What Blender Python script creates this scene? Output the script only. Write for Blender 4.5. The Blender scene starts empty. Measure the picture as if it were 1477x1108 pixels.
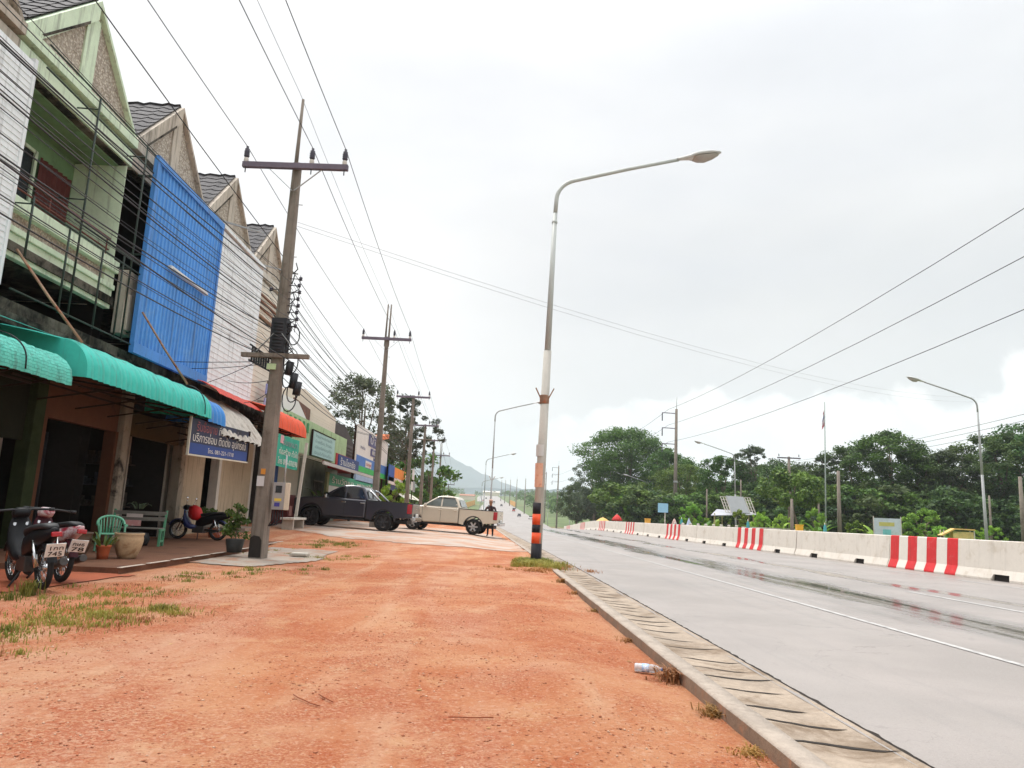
import bpy, bmesh, math, random
import numpy as np
from mathutils import Vector, Matrix, noise
R = math.radians
rnd = random.Random(7)
S = bpy.context.scene
COL = S.collection

# ------------------------------------------------------------------ object helpers
def tag(o, label=None, cat=None, group=None, kind=None):
    if label: o['label'] = label
    if cat: o['category'] = cat
    if group: o['group'] = group
    if kind: o['kind'] = kind
    return o

def thing(name, label, cat, loc=(0, 0, 0), rz=0.0, group=None, rot=None):
    o = bpy.data.objects.new(name, None)
    COL.objects.link(o)
    o.empty_display_size = .2
    o.location = loc
    o.rotation_euler = rot or (0, 0, rz)
    return tag(o, label, cat, group)

def copy_tree(o, parent=None):
    c = o.copy()
    COL.objects.link(c)
    if parent is not None:
        c.parent = parent
    for ch in list(o.children):
        copy_tree(ch, c)
    return c

def frame(d, up=(0, 0, 1)):
    d = Vector(d).normalized()
    u = Vector(up)
    if abs(d.dot(u)) > .97:
        u = Vector((1, 0, 0)) if abs(d.x) < .9 else Vector((0, 1, 0))
    a = d.cross(u).normalized()
    return a, a.cross(d).normalized(), d

class MB:
    """collects shapes, then links them as ONE mesh object"""
    def __init__(s):
        s.v = []; s.f = []; s.m = []; s.sm = []
    def add(s, vs, fs, mi=0, smooth=False):
        n = len(s.v)
        s.v += [tuple(v) for v in vs]
        s.f += [tuple(i + n for i in f) for f in fs]
        s.m += [mi] * len(fs); s.sm += [smooth] * len(fs)
        return s
    def box(s, lo, hi, mi=0, mat=None):
        x0, y0, z0 = lo; x1, y1, z1 = hi
        vs = [(x0, y0, z0), (x1, y0, z0), (x1, y1, z0), (x0, y1, z0), (x0, y0, z1), (x1, y0, z1), (x1, y1, z1), (x0, y1, z1)]
        if mat is not None: vs = [mat @ Vector(v) for v in vs]
        return s.add(vs, [(0, 3, 2, 1), (4, 5, 6, 7), (0, 1, 5, 4), (1, 2, 6, 5), (2, 3, 7, 6), (3, 0, 4, 7)], mi)
    def cbox(s, c, d, mi=0, rz=0, mat=None):
        m = Matrix.Translation(c) @ Matrix.Rotation(rz, 4, 'Z')
        if mat is not None: m = Matrix.Translation(c) @ mat
        return s.box([-k / 2 for k in d], [k / 2 for k in d], mi, m)
    def beam(s, p, q, w, h=None, mi=0, up=(0, 0, 1)):
        p = Vector(p); q = Vector(q); h = h or w
        a, b, d = frame(q - p, up)
        vs = []
        for c in (p, q):
            for sx, sy in ((-1, -1), (1, -1), (1, 1), (-1, 1)):
                vs.append(c + a * sx * w / 2 + b * sy * h / 2)
        return s.add(vs, [(0, 1, 2, 3), (7, 6, 5, 4), (0, 4, 5, 1), (1, 5, 6, 2), (2, 6, 7, 3), (3, 7, 4, 0)], mi)
    def tube(s, pts, r, n=8, mi=0, cap=True, smooth=True):
        pts = [Vector(p) for p in pts]
        rr = r if isinstance(r, (list, tuple)) else [r] * len(pts)
        vs = []; fs = []
        a = None
        for i, p in enumerate(pts):
            d = (pts[min(i + 1, len(pts) - 1)] - pts[max(i - 1, 0)])
            if a is None:
                a, b, d = frame(d)
            else:
                d = d.normalized(); a = (a - d * a.dot(d)).normalized(); b = a.cross(d)
            for k in range(n):
                t = 2 * math.pi * k / n
                vs.append(p + (a * math.cos(t) + b * math.sin(t)) * rr[i])
        for i in range(len(pts) - 1):
            for k in range(n):
                k2 = (k + 1) % n
                fs.append((i * n + k, i * n + k2, (i + 1) * n + k2, (i + 1) * n + k))
        s.add(vs, fs, mi, smooth)
        if cap:
            m = len(s.v) - len(vs)
            e = (len(pts) - 1) * n
            s.f += [tuple(m + k for k in range(n))[::-1], tuple(m + e + k for k in range(n))]
            s.m += [mi, mi]; s.sm += [False, False]
        return s
    def lathe(s, prof, n=16, c=(0, 0, 0), mi=0, smooth=True, mat=None):
        vs = []; fs = []
        for r, z in prof:
            for k in range(n):
                t = 2 * math.pi * k / n
                v = Vector((r * math.cos(t), r * math.sin(t), z))
                if mat is not None: v = mat @ v
                vs.append(v + Vector(c))
        for i in range(len(prof) - 1):
            for k in range(n):
                k2 = (k + 1) % n
                fs.append((i * n + k, i * n + k2, (i + 1) * n + k2, (i + 1) * n + k))
        return s.add(vs, fs, mi, smooth)
    def prism(s, poly, axis, a0, a1, mi=0):
        """extrude polygon along axis: 'x' poly=(y,z), 'y' poly=(x,z), 'z' poly=(x,y)"""
        def P(u, w, t):
            return {'x': (t, u, w), 'y': (u, t, w), 'z': (u, w, t)}[axis]
        n = len(poly)
        vs = [P(u, w, a0) for u, w in poly] + [P(u, w, a1) for u, w in poly]
        fs = [tuple(range(n)), tuple(range(2 * n - 1, n - 1, -1))]
        for k in range(n):
            k2 = (k + 1) % n
            fs.append((k, n + k, n + k2, k2))
        return s.add(vs, fs, mi)
    def ball(s, c, r, n=10, m=7, mi=0):
        rx, ry, rz = r if isinstance(r, (list, tuple)) else (r, r, r)
        prof = [(max(1e-4, math.sin(math.pi * i / m)), -math.cos(math.pi * i / m)) for i in range(m + 1)]
        vs = []; fs = []
        for a, z in prof:
            for k in range(n):
                t = 2 * math.pi * k / n
                vs.append((c[0] + rx * a * math.cos(t), c[1] + ry * a * math.sin(t), c[2] + rz * z))
        for i in range(m):
            for k in range(n):
                k2 = (k + 1) % n
                fs.append((i * n + k, i * n + k2, (i + 1) * n + k2, (i + 1) * n + k))
        return s.add(vs, fs, mi, True)
    def build(s, name, mats, parent=None, bevel=0, seg=2, recalc=True, sub=0):
        me = bpy.data.meshes.new(name)
        me.from_pydata(s.v, [], s.f)
        for m in (mats if isinstance(mats, (list, tuple)) else [mats]):
            me.materials.append(m)
        me.polygons.foreach_set('material_index', s.m)
        me.polygons.foreach_set('use_smooth', s.sm)
        if recalc:
            bm = bmesh.new(); bm.from_mesh(me)
            bmesh.ops.recalc_face_normals(bm, faces=bm.faces)
            bm.to_mesh(me); bm.free()
        me.update()
        o = bpy.data.objects.new(name, me)
        COL.objects.link(o)
        if parent is not None: o.parent = parent
        if bevel:
            b = o.modifiers.new('bevel', 'BEVEL'); b.width = bevel; b.segments = seg; b.limit_method = 'ANGLE'; b.angle_limit = R(35)
        if sub:
            b = o.modifiers.new('sub', 'SUBSURF'); b.levels = b.render_levels = sub
        return o

def raw_mesh(name, V, F, mat, parent=None, smooth=False):
    me = bpy.data.meshes.new(name)
    V = np.asarray(V, np.float32); F = np.asarray(F, np.int32)
    k = F.shape[1]
    me.vertices.add(len(V)); me.vertices.foreach_set('co', V.ravel())
    me.loops.add(F.size); me.loops.foreach_set('vertex_index', F.ravel())
    me.polygons.add(len(F)); me.polygons.foreach_set('loop_start', np.arange(0, F.size, k, dtype=np.int32))
    if smooth: me.polygons.foreach_set('use_smooth', np.ones(len(F), bool))
    me.materials.append(mat)
    me.update(calc_edges=True)
    o = bpy.data.objects.new(name, me)
    COL.objects.link(o)
    if parent is not None: o.parent = parent
    return o

# ------------------------------------------------------------------ materials
def rgb(h):
    h = h.lstrip('#')
    c = [int(h[i:i + 2], 16) / 255 for i in (0, 2, 4)]
    return tuple(x / 12.92 if x <= .04045 else ((x + .055) / 1.055) ** 2.4 for x in c)

class NT:
    def __init__(s, name):
        s.m = bpy.data.materials.new(name); s.m.use_nodes = True
        s.t = s.m.node_tree; s.b = s.t.nodes['Principled BSDF']
        s.out = s.t.nodes['Material Output']
    def n(s, typ, **kw):
        o = s.t.nodes.new('ShaderNode' + typ)
        for k, v in kw.items():
            if k in o.inputs: o.inputs[k].default_value = v
            else: setattr(o, k, v)
        return o
    def l(s, a, b): s.t.links.new(a, b)
    def math(s, op, a, b=None, c=None, clamp=False):
        o = s.n('Math', operation=op, use_clamp=clamp)
        for i, x in enumerate((a, b, c)):
            if x is None: continue
            if isinstance(x, (int, float)): o.inputs[i].default_value = x
            else: s.l(x, o.inputs[i])
        return o.outputs[0]
    def mix(s, f, a, b, typ='MIX'):
        o = s.n('Mix', data_type='RGBA', blend_type=typ)
        for i, x in ((0, f), (6, a), (7, b)):
            if isinstance(x, (int, float)): o.inputs[i].default_value = x
            elif isinstance(x, tuple): o.inputs[i].default_value = (*x[:3], 1)
            else: s.l(x, o.inputs[i])
        return o.outputs[2]
    def noise(s, scale, detail=4, vec=None, rough=.6, dist=0.0):
        o = s.n('TexNoise', Scale=scale, Detail=detail, Roughness=rough, Distortion=dist)
        if vec is not None: s.l(vec, o.inputs['Vector'])
        return o.outputs['Fac']
    def ramp(s, f, a, b):
        o = s.n('MapRange', clamp=True)
        o.interpolation_type = 'SMOOTHSTEP'
        s.l(f, o.inputs[0]); o.inputs[1].default_value = a; o.inputs[2].default_value = b
        return o.outputs[0]
    def bump(s, h, strength=.3, dist=.02):
        o = s.n('Bump', Strength=strength, Distance=dist)
        s.l(h, o.inputs['Height']); s.l(o.outputs[0], s.b.inputs['Normal'])

def mat(name, col, rough=.7, var=.18, scale=2.5, bump=0.0, bscale=30.0, metal=0.0, spec=.4, stain=None, sscale=1.2, scov=.5, streak=0.0, coat=0.0):
    """procedural paint / plaster / metal: base colour broken by noise, optional stains and vertical runs"""
    if isinstance(col, str): col = rgb(col)
    k = NT(name)
    P = k.n('NewGeometry').outputs['Position']
    f = k.noise(scale, 5, P)
    f2 = k.noise(scale * 9, 3, P)
    ff = k.math('ADD', k.math('MULTIPLY', f, .65), k.math('MULTIPLY', f2, .35))
    g = k.ramp(ff, .3, .7)
    c = k.mix(g, tuple(x * (1 - var) for x in col), tuple(min(1, x * (1 + var)) for x in col))
    if stain is not None:
        if isinstance(stain, str): stain = rgb(stain)
        w = k.noise(sscale, 6, P, .7, .4)
        c = k.mix(k.ramp(w, 1 - scov - .08, 1 - scov + .12), c, stain)
    if streak:
        mp = k.n('Mapping'); mp.inputs['Scale'].default_value = (5, 5, .35)
        k.l(P, mp.inputs[0])
        w = k.noise(1.6, 4, mp.outputs[0])
        c = k.mix(k.math('MULTIPLY', k.ramp(w, .5, .72), streak), c, rgb('#4a443a'))
    k.l(c, k.b.inputs['Base Color'])
    k.b.inputs['Roughness'].default_value = rough
    k.b.inputs['Metallic'].default_value = metal
    k.b.inputs['Specular IOR Level'].default_value = spec
    k.b.inputs['Coat Weight'].default_value = coat
    k.b.inputs['Coat Roughness'].default_value = .08
    if bump:
        k.bump(k.noise(bscale, 4, P), bump, .02)
    return k.m

def glass_mat(name, col, rough=.05):
    k = NT(name)
    k.b.inputs['Base Color'].default_value = (*col, 1)
    k.b.inputs['Roughness'].default_value = rough
    k.b.inputs['Specular IOR Level'].default_value = .8
    return k.m

# ------------------------------------------------------------------ lettering (built-in font)
def lettering(body, size, m, parent, loc, rot, name='lettering', width=None, align='LEFT', ext=.002, squeeze=1.0):
    cu = bpy.data.curves.new(name, 'FONT')
    cu.body = body; cu.size = size; cu.extrude = ext; cu.align_x = align
    cu.resolution_u = 3
    t = bpy.data.objects.new(name, cu); COL.objects.link(t)
    dg = bpy.context.evaluated_depsgraph_get(); dg.update()
    me = bpy.data.meshes.new_from_object(t.evaluated_get(dg))
    bpy.data.objects.remove(t); bpy.data.curves.remove(cu)
    if len(me.vertices):
        xs = [v.co.x for v in me.vertices]
        w = max(xs) - min(xs)
        if width: squeeze = width / max(w, 1e-3)
        for v in me.vertices: v.co.x = v.co.x * squeeze
    me.materials.clear(); me.materials.append(m)
    o = bpy.data.objects.new(name, me); COL.objects.link(o)
    o.parent = parent; o.location = loc; o.rotation_euler = rot
    return o
FACE_X = (R(90), 0, R(90))       # lettering that reads along +Y and faces +X

# ------------------------------------------------------------------ terrain
def off(y):                      # sideways drift of the road as it runs away
    if y < 0: return -.014 * y
    if y < 30: return -.014 * y - .0003 * y * y
    return -.69 - .032 * (y - 30)
PROF = [(-60, 0), (85, 0), (130, -1.3), (200, -3.6), (265, -3.4), (330, -1.0), (400, 1.6), (550, 7.6), (780, 17), (1000, 27), (1300, 33), (2000, 36), (6000, 40)]
def prof(y):
    for (a, p), (b, q) in zip(PROF, PROF[1:]):
        if y <= b:
            t = max(0, (y - a) / (b - a)); t = t if b > 240 else t * t * (3 - 2 * t)
            return p + (q - p) * t
    return PROF[-1][1]
def sst(x, a, b):
    t = min(1, max(0, (x - a) / (b - a))); return t * t * (3 - 2 * t)
def hz(x, y):
    z = prof(y)
    xr = x - off(y)
    z += (.12 + .034 * max(0, -x)) * sst(y, 18, 31) * sst(-xr, -1.2, .8) * min(1, 12 / max(12., -x))
    if y > 150:
        z += max(0, -xr - 30) * .05 * sst(y, 150, 400) + max(0, xr - 60) * .02 * sst(y, 150, 400)
    return z
def gz(x, y):                    # dirt surface, with bumps and the dip beside the kerb
    z = hz(x, y)
    xr = x - off(y)
    z -= .075 * sst(xr, .55, 1.45) * (1 - sst(y, 11, 18))
    z += .022 * (noise.noise((x * .55, y * .4, 1.3))) + .010 * noise.noise((x * 1.9, y * 1.5, 7.1)) * (1 - sst(y, 18, 30))
    return z
def ug(x, y): return gz(x, y)
# ------------------------------------------------------------------ setting
def grid_sheet(name, xs, ys, zf, m, label, smooth=True, keep=None):
    V = [(x, y, zf(x, y)) for y in ys for x in xs]
    nx = len(xs); F = []
    for j in range(len(ys) - 1):
        for i in range(nx - 1):
            if keep and not keep((xs[i] + xs[i + 1]) / 2, (ys[j] + ys[j + 1]) / 2): continue
            a = j * nx + i
            F.append((a, a + 1, a + nx + 1, a + nx))
    o = raw_mesh(name, V, F, m, smooth=smooth)
    return tag(o, label, name.replace('_', ' '), kind='structure')

def lane_sheet(name, u0, u1, ys, dz, m, label, nu=2, zf=None):
    V = []; F = []
    for y in ys:
        for i in range(nu):
            u = u0 + (u1 - u0) * i / (nu - 1)
            x = u + off(y)
            V.append((x, y, (zf or (lambda a, b: prof(b)))(x, y) + dz))
    for j in range(len(ys) - 1):
        for i in range(nu - 1):
            a = j * nu + i
            F.append((a, a + 1, a + nu + 1, a + nu))
    o = raw_mesh(name, V, F, m, smooth=True)
    if label: tag(o, label, name.replace('_', ' '), kind='structure')
    return o
def spaced(a, b, s0, g):
    out = [a]; s = s0
    while out[-1] < b:
        out.append(out[-1] + s); s *= g
    return out

# --- materials of the ground
def dirt_material():
    k = NT('laterite_dirt')
    P = k.n('NewGeometry').outputs['Position']
    n1 = k.noise(.38, 6, P, .62, .6); n2 = k.noise(1.7, 6, P, .65); n3 = k.noise(11, 6, P, .75); n4 = k.noise(48, 4, P, .7)
    mp = k.n('Mapping'); mp.inputs['Scale'].default_value = (1.6, .14, 1); k.l(P, mp.inputs[0])
    trk = k.noise(1.0, 4, mp.outputs[0], .55, .5)
    c = k.mix(k.ramp(n1, .38, .62), rgb('#bd8763'), rgb('#b06c48'))
    c = k.mix(k.math('MULTIPLY', k.ramp(n2, .52, .66), .55), c, rgb('#c39a72'))
    c = k.mix(k.math('MULTIPLY', k.ramp(trk, .5, .7), .6), c, rgb('#c7a283'))
    grav = k.math('MULTIPLY', k.ramp(n3, .48, .66), k.ramp(k.noise(.75, 4, P, .6, .3), .47, .6))
    mp3 = k.n('Mapping'); mp3.inputs['Scale'].default_value = (.5, .14, 1); k.l(P, mp3.inputs[0])
    c = k.mix(k.math('MULTIPLY', k.ramp(k.noise(1.0, 6, mp3.outputs[0], .62, 1.2), .44, .66), .55), c, rgb('#c39b82'))
    grit = k.math('MULTIPLY', k.ramp(k.noise(.85, 5, P, .65, .5), .43, .6), k.ramp(k.noise(58, 4, P, .7), .4, .56))
    c = k.mix(k.math('MULTIPLY', grit, .68), c, rgb('#9c4424'))
    c = k.mix(k.math('MULTIPLY', grav, .6), c, rgb('#a04a28'))
    c = k.mix(k.math('MULTIPLY', k.ramp(n4, .55, .72), .5), c, rgb('#7d3b23'))
    c = k.mix(k.math('MULTIPLY', k.ramp(k.noise(27, 4, P, .7), .5, .68), .5), c, rgb('#cba58c'))
    vo = k.n('TexVoronoi', Scale=34.0); k.l(P, vo.inputs['Vector'])
    c = k.mix(k.math('MULTIPLY', k.math('LESS_THAN', vo.outputs['Distance'], .17), k.ramp(n3, .5, .62)), c, rgb('#c9a58c'))
    vo2 = k.n('TexVoronoi', Scale=21.0); k.l(P, vo2.inputs['Vector'])
    c = k.mix(k.math('MULTIPLY', k.math('LESS_THAN', vo2.outputs['Distance'], .14), k.ramp(n2, .45, .6)), c, rgb('#7c3a22'))
    k.l(c, k.b.inputs['Base Color'])
    k.b.inputs['Roughness'].default_value = .92; k.b.inputs['Specular IOR Level'].default_value = .15
    h = k.math('ADD', k.math('MULTIPLY', n3, .8), k.math('ADD', k.math('MULTIPLY', n4, .45), k.math('MULTIPLY', n2, .9)))
    k.bump(h, .95, .06)
    return k.m

def road_material():
    k = NT('wet_asphalt')
    g = k.n('NewGeometry'); P = g.outputs['Position']
    at = k.n('Attribute', attribute_name='lane'); u = at.outputs['Fac']
    n1 = k.noise(.5, 5, P); n2 = k.noise(45, 3, P, .7); n3 = k.noise(4, 5, P, .65)
    mp = k.n('Mapping'); mp.inputs['Scale'].default_value = (2.4, .10, 1); k.l(P, mp.inputs[0])
    st = k.noise(1.0, 5, mp.outputs[0], .6, .3)
    c = k.mix(k.ramp(n1, .3, .7), rgb('#857e79'), rgb('#938b86'))
    c = k.mix(k.math('MULTIPLY', k.ramp(n2, .5, .75), .35), c, rgb('#605d5b'))
    c = k.mix(k.math('MULTIPLY', k.ramp(st, .52, .72), .35), c, rgb('#757270'))
    rd = k.math('ABSOLUTE', k.math('SUBTRACT', k.noise(.55, 6, P, .55, .8), .5))
    crk = k.math('MULTIPLY', k.math('LESS_THAN', rd, .0035), k.ramp(k.noise(.13, 2, P), .45, .55))
    c = k.mix(k.math('MULTIPLY', crk, .28), c, rgb('#45423f'))
    c = k.mix(k.math('MULTIPLY', k.ramp(k.noise(120, 2, P, .5), .55, .75), .3), c, rgb('#c2bfba'))
    # standing water in the worn wheel track (lane coordinate about 6.0 .. 7.9 m)
    w = k.math('ABSOLUTE', k.math('SUBTRACT', u, 6.95))
    mp2 = k.n('Mapping'); mp2.inputs['Scale'].default_value = (1.3, .22, 1); k.l(P, mp2.inputs[0])
    nz = k.noise(1.0, 5, mp2.outputs[0], .6, .4)
    d = k.math('SUBTRACT', k.math('MULTIPLY', k.math('SUBTRACT', nz, .5), 3.0), k.math('MULTIPLY', w, 1.25))
    wet = k.math('MULTIPLY', k.ramp(d, -1.5, -.1), k.math('ADD', .55, k.math('MULTIPLY', k.ramp(st, .36, .6), .45)))
    w2 = k.math('ABSOLUTE', k.math('SUBTRACT', u, 9.6))
    d2 = k.math('SUBTRACT', k.math('MULTIPLY', k.math('SUBTRACT', nz, .5), 3.4), w2)
    wet2 = k.math('MULTIPLY', k.ramp(d2, -.6, .1), .8)
    wet = k.math('MAXIMUM', wet, wet2)
    c = k.mix(k.math('MULTIPLY', wet, .8), c, rgb('#4f4c4a'))
    damp = k.math('MULTIPLY', k.ramp(k.noise(.22, 4, P), .42, .62), .12)
    k.l(c, k.b.inputs['Base Color'])
    r = k.math('SUBTRACT', k.math('SUBTRACT', .55, k.math('MULTIPLY', wet, .5)), damp)
    k.l(r, k.b.inputs['Roughness'])
    k.b.inputs['Specular IOR Level'].default_value = .5
    h = k.math('MULTIPLY', k.math('ADD', n2, k.math('MULTIPLY', n3, .5)), k.math('SUBTRACT', 1.0, k.math('MULTIPLY', wet, .97)))
    k.bump(h, .22, .012)
    return k.m

M_dirt = dirt_material()
M_road = road_material()
M_conc = mat('weathered_concrete', '#a89f93', .85, .16, 1.5, .35, 35, stain='#6f675c', scov=.3)
M_gutter = mat('gutter_concrete', '#9b8c7c', .85, .22, 1.9, .7, 45, stain='#74624f', scov=.46, sscale=1.7)
M_kerb = mat('kerb_concrete', '#9d9185', .9, .2, 2.5, .5, 50, stain='#6b6056', scov=.35, sscale=3)
M_gap = mat('joint_dirt', '#2a241f', .95, .3)
M_paint = mat('road_paint', '#aeaca9', .6, .06, 3, stain='#8a8785', scov=.45, sscale=7)
M_land = mat('grassy_earth', '#57663a', .95, .35, .05, stain='#7d6a48', scov=.4, sscale=.04)
M_apron = mat('apron_concrete', '#a8988b', .7, .14, .9, .25, 30, stain='#a57c62', scov=.5, sscale=.6)
M_pad = mat('pad_concrete', '#94887c', .85, .16, 1.6, .3, 30, stain='#94664a', scov=.44, sscale=1.5)
M_tile = mat('brown_pavers', '#6b4b3a', .85, .14, 2.2, .2, 30, spec=.12, stain='#523a2e', scov=.4)
M_clay = mat('red_clay_screed', '#9a5031', .85, .16, 1.1, .2, 25, stain='#733a24', scov=.42)

# terrain down to the horizon
xs = sorted(set([-3000, -2000, -1300, -900, -600] + [i * 40 for i in range(-12, 13)] + [-20, -10, 10, 20, 30, 50, 600, 900, 1300, 2000, 3000]))
ys = [-60, -20, 0, 15, 30, 45, 60, 75, 90, 110, 130, 150, 175, 200, 230, 265, 300, 330, 365, 400, 450, 500, 550, 620, 700, 780, 860, 940, 1000, 1100, 1200, 1300, 1600, 2000, 2600, 3400, 4200, 5200]
grid_sheet('ground', xs, ys, lambda x, y: hz(x, y) - .12, M_land, 'grassy earth running to the hills')

# dirt forecourt
xs = [-17, -15, -13, -11.5] + [-10 + .22 * i for i in range(61)]
ys = spaced(-5, 100, .2, 1.013)
def dirt_z(x, y): return gz(x, y)
V = []; F = []
nx = 62
for y in ys:
    e = 1.585 + off(y)
    for i in range(nx):
        t = i / (nx - 1)
        x = -16 + (e + 16) * t ** .8
        V.append((x, y, gz(x, y)))
for j in range(len(ys) - 1):
    for i in range(nx - 1):
        a = j * nx + i
        F.append((a, a + 1, a + nx + 1, a + nx))
tag(raw_mesh('dirt_forecourt', V, F, M_dirt, smooth=True), 'orange laterite dirt forecourt with tyre tracks and gravel', 'dirt forecourt', kind='structure')

# road: near carriageway, beyond the barrier the second one, out to the far rise
ry = [-8 + .8 * i for i in range(60)] + spaced(40, 1250, 2.5, 1.06)
V = []; F = []; lane = []
us = [2.28 + (29.5 - 2.28) * i / 30 for i in range(31)]
for y in ry:
    for u in us:
        cam = .012 * math.exp(-((u - 8.5) / 6) ** 2)
        V.append((u + off(y), y, prof(y) - .03 + cam - .028 * math.exp(-((u - 6.9) / .8) ** 2))); lane.append(u)
for j in range(len(ry) - 1):
    for i in range(30):
        a = j * 31 + i
        F.append((a, a + 1, a + 32, a + 31))
ro = raw_mesh('road', V, F, M_road, smooth=True)
ro.data.attributes.new('lane', 'FLOAT', 'POINT').data.foreach_set('value', lane)
tag(ro, 'wide wet grey road running over a crest', 'road', kind='structure')
def roadz(u): return prof, .0
def line(u, w, y0, y1, name='lane_line'):
    yy = [y0 + (y1 - y0) * i / max(2, int((y1 - y0) / 2)) for i in range(max(2, int((y1 - y0) / 2)) + 1)]
    V = []; F = []
    for y in yy:
        for s in (-.5, .5):
            uu = u + s * w
            cam = .012 * math.exp(-((uu - 8.5) / 6) ** 2)
            V.append((uu + off(y), y, prof(y) - .03 + cam - .028 * math.exp(-((uu - 6.9) / .8) ** 2) + .006))
    for j in range(len(yy) - 1): F.append((2 * j, 2 * j + 1, 2 * j + 3, 2 * j + 2))
    tag(raw_mesh(name, V, F, M_paint), 'white painted lane line', 'lane line', kind='structure')
line(5.1, .09, -4, 110)
for k in range(-1, 9): line(8.75, .12, 12.3 + 12 * k - .3, 12.3 + 12 * k + 3.2)
line(12.9, .12, 5, 110)
line(5.1, .5, 340, 1200); line(13, .4, 360, 1200)

# kerb, gutter slabs, seam
yk = [-4 + .25 * i for i in range(110)] + spaced(23.6, 110, .5, 1.05)
V = []; F = []
for j, y in enumerate(yk):
    w = .012 * noise.noise((y * 2.2, 3, 0)); w2 = .012 * noise.noise((y * 3.1, 9, 0))
    z = prof(y); x = off(y)
    for dx, dz in ((1.575 + w, -.25), (1.575 + w, .015 + w2 * .6), (1.595 + w, .03 + w2 * .5), (1.72 + w2, .028), (1.725 + w2, .0), (1.72 + w2, -.2)):
        V.append((x + dx, y, z + dz))
for j in range(len(yk) - 1):
    for i in range(5):
        a = j * 6 + i
        F.append((a, a + 1, a + 7, a + 6))
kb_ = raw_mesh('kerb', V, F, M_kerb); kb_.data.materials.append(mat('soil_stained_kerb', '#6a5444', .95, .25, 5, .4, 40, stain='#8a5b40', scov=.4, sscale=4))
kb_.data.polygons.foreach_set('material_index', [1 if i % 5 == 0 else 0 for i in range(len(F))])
tag(kb_, 'narrow worn concrete kerb beside the dirt', 'kerb', kind='structure')
lane_sheet('gutter_bed', 1.60, 2.40, yk, -.05, M_gap, 'dark dirt in the gutter joints')
g = MB()
y = -3.5; r2 = random.Random(3)
def slab_z(u, yy):
    t = (u - 1.757) / .575
    return prof(yy) - .022 - .02 * math.sin(math.pi * min(1, max(0, t))) + .006 * noise.noise((u * 3, yy * 1.7, 2))
yy_ = [-4 + .12 * i for i in range(320)] + spaced(34.4, 104, .5, 1.06)
vs = []; n = 8
for yy in yy_:
    for i in range(n + 1):
        u = 1.757 + .575 * i / n; vs.append((u + off(yy), yy, slab_z(u, yy)))
g.add(vs, [(j * 9 + i, j * 9 + i + 1, j * 9 + 10 + i, j * 9 + 9 + i) for j in range(len(yy_) - 1) for i in range(n)], 0, True)
k = 0
while y < 70:          # dirt-filled wavy joints between the slabs
    L = r2.uniform(.34, .62) if y < 30 else r2.uniform(.8, 1.6)
    w0 = r2.uniform(.016, .044) * (1 if y < 14 else 1.5); te = r2.uniform(.72, 1.0); ts = r2.choice([0, 0, .06, .15]); ph = r2.uniform(-.3, .5); am = r2.uniform(.025, .055); sl = r2.uniform(-.16, -.03)
    vs = []; q = 16
    for i in range(q + 1):
        t = ts + (te - ts) * i / q
        yy = y + am * math.sin(t * 5.6 + ph) + sl * t + .012 * noise.noise((k * 7.1, t * 6, 0))
        w = w0 * (.35 + .9 * math.sin(math.pi * min(1, t * .95)) + .45 * noise.noise((k * 3.3, t * 11, 4))) * min(1, (te - t) * 6 + .05)
        u = 1.757 + .575 * t
        for e in (-.5, .5): vs.append((u + off(yy), yy + e * w, slab_z(u, yy) + .004))
    g.add(vs, [(2 * i, 2 * i + 1, 2 * i + 3, 2 * i + 2) for i in range(q)], 1)
    y += L; k += 1
tag(g.build('gutter', [M_gutter, M_gap]), 'row of cracked concrete gutter slabs with wavy joints', 'gutter', kind='structure')
# sunken seam between gutter and asphalt with crumbled edge
V = []; F = []
ys_ = [-3 + .05 * i for i in range(500)] + spaced(22, 104, .2, 1.04)
for y in ys_:
    w = .013 + .014 * noise.noise((y * 2.3, 1, 5)) + .026 * noise.noise((y * 9, 1, 5)); e = .008 * noise.noise((y * 6, 7, 5))
    V += [(off(y) + 2.338 + e, y, prof(y) - .024), (off(y) + 2.338 + e + max(.002, w), y, prof(y) - .017)]
for j in range(len(ys_) - 1): F.append((2 * j, 2 * j + 1, 2 * j + 3, 2 * j + 2))
tag(raw_mesh('road_seam', V, F, M_gap), 'dark crumbled seam between gutter and asphalt', 'road seam', kind='structure')

def patch(name, cx, cy, outline, m, label, dz=.012, step=.25, seed=0, rag=.25):
    """ragged-edged sheet draped on the dirt; outline = polygon in plan"""
    def inside(x, y):
        x += rag * noise.noise((x * 1.3, y * 1.3, seed)) + rag * .4 * noise.noise((x * 5, y * 5, seed))
        y += rag * noise.noise((x * 1.3, y * 1.3, seed + 5)) + rag * .4 * noise.noise((x * 5, y * 5, seed + 5))
        c = False; n = len(outline)
        for i in range(n):
            (x1, y1), (x2, y2) = outline[i], outline[(i + 1) % n]
            if (y1 > y) != (y2 > y) and x < (x2 - x1) * (y - y1) / (y2 - y1) + x1: c = not c
        return c
    ax = [p[0] for p in outline]; ay = [p[1] for p in outline]
    xs = np.arange(min(ax) - .5, max(ax) + .5, step); ys = np.arange(min(ay) - .5, max(ay) + .5, step)
    return grid_sheet(name, list(xs), list(ys), lambda x, y: gz(x, y) + dz, m, label, keep=inside)
patch('concrete_apron', 0, 0, [(-9, 29), (-5, 25.2), (-2, 24.6), (1.05, 25.0), (.9, 31), (-.2, 44), (-9, 45)], M_apron, 'pale concrete apron under the two pickups', .012, .16, 3, .4)
patch('concrete_pad', 0, 0, [(-5.9, 14.6), (-4.6, 14.2), (-3.9, 16.6), (-4.2, 20), (-6, 20.6), (-6, 15.2)], M_pad, 'grey concrete pad round the utility pole', .016, .09, 8, .15)
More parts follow.
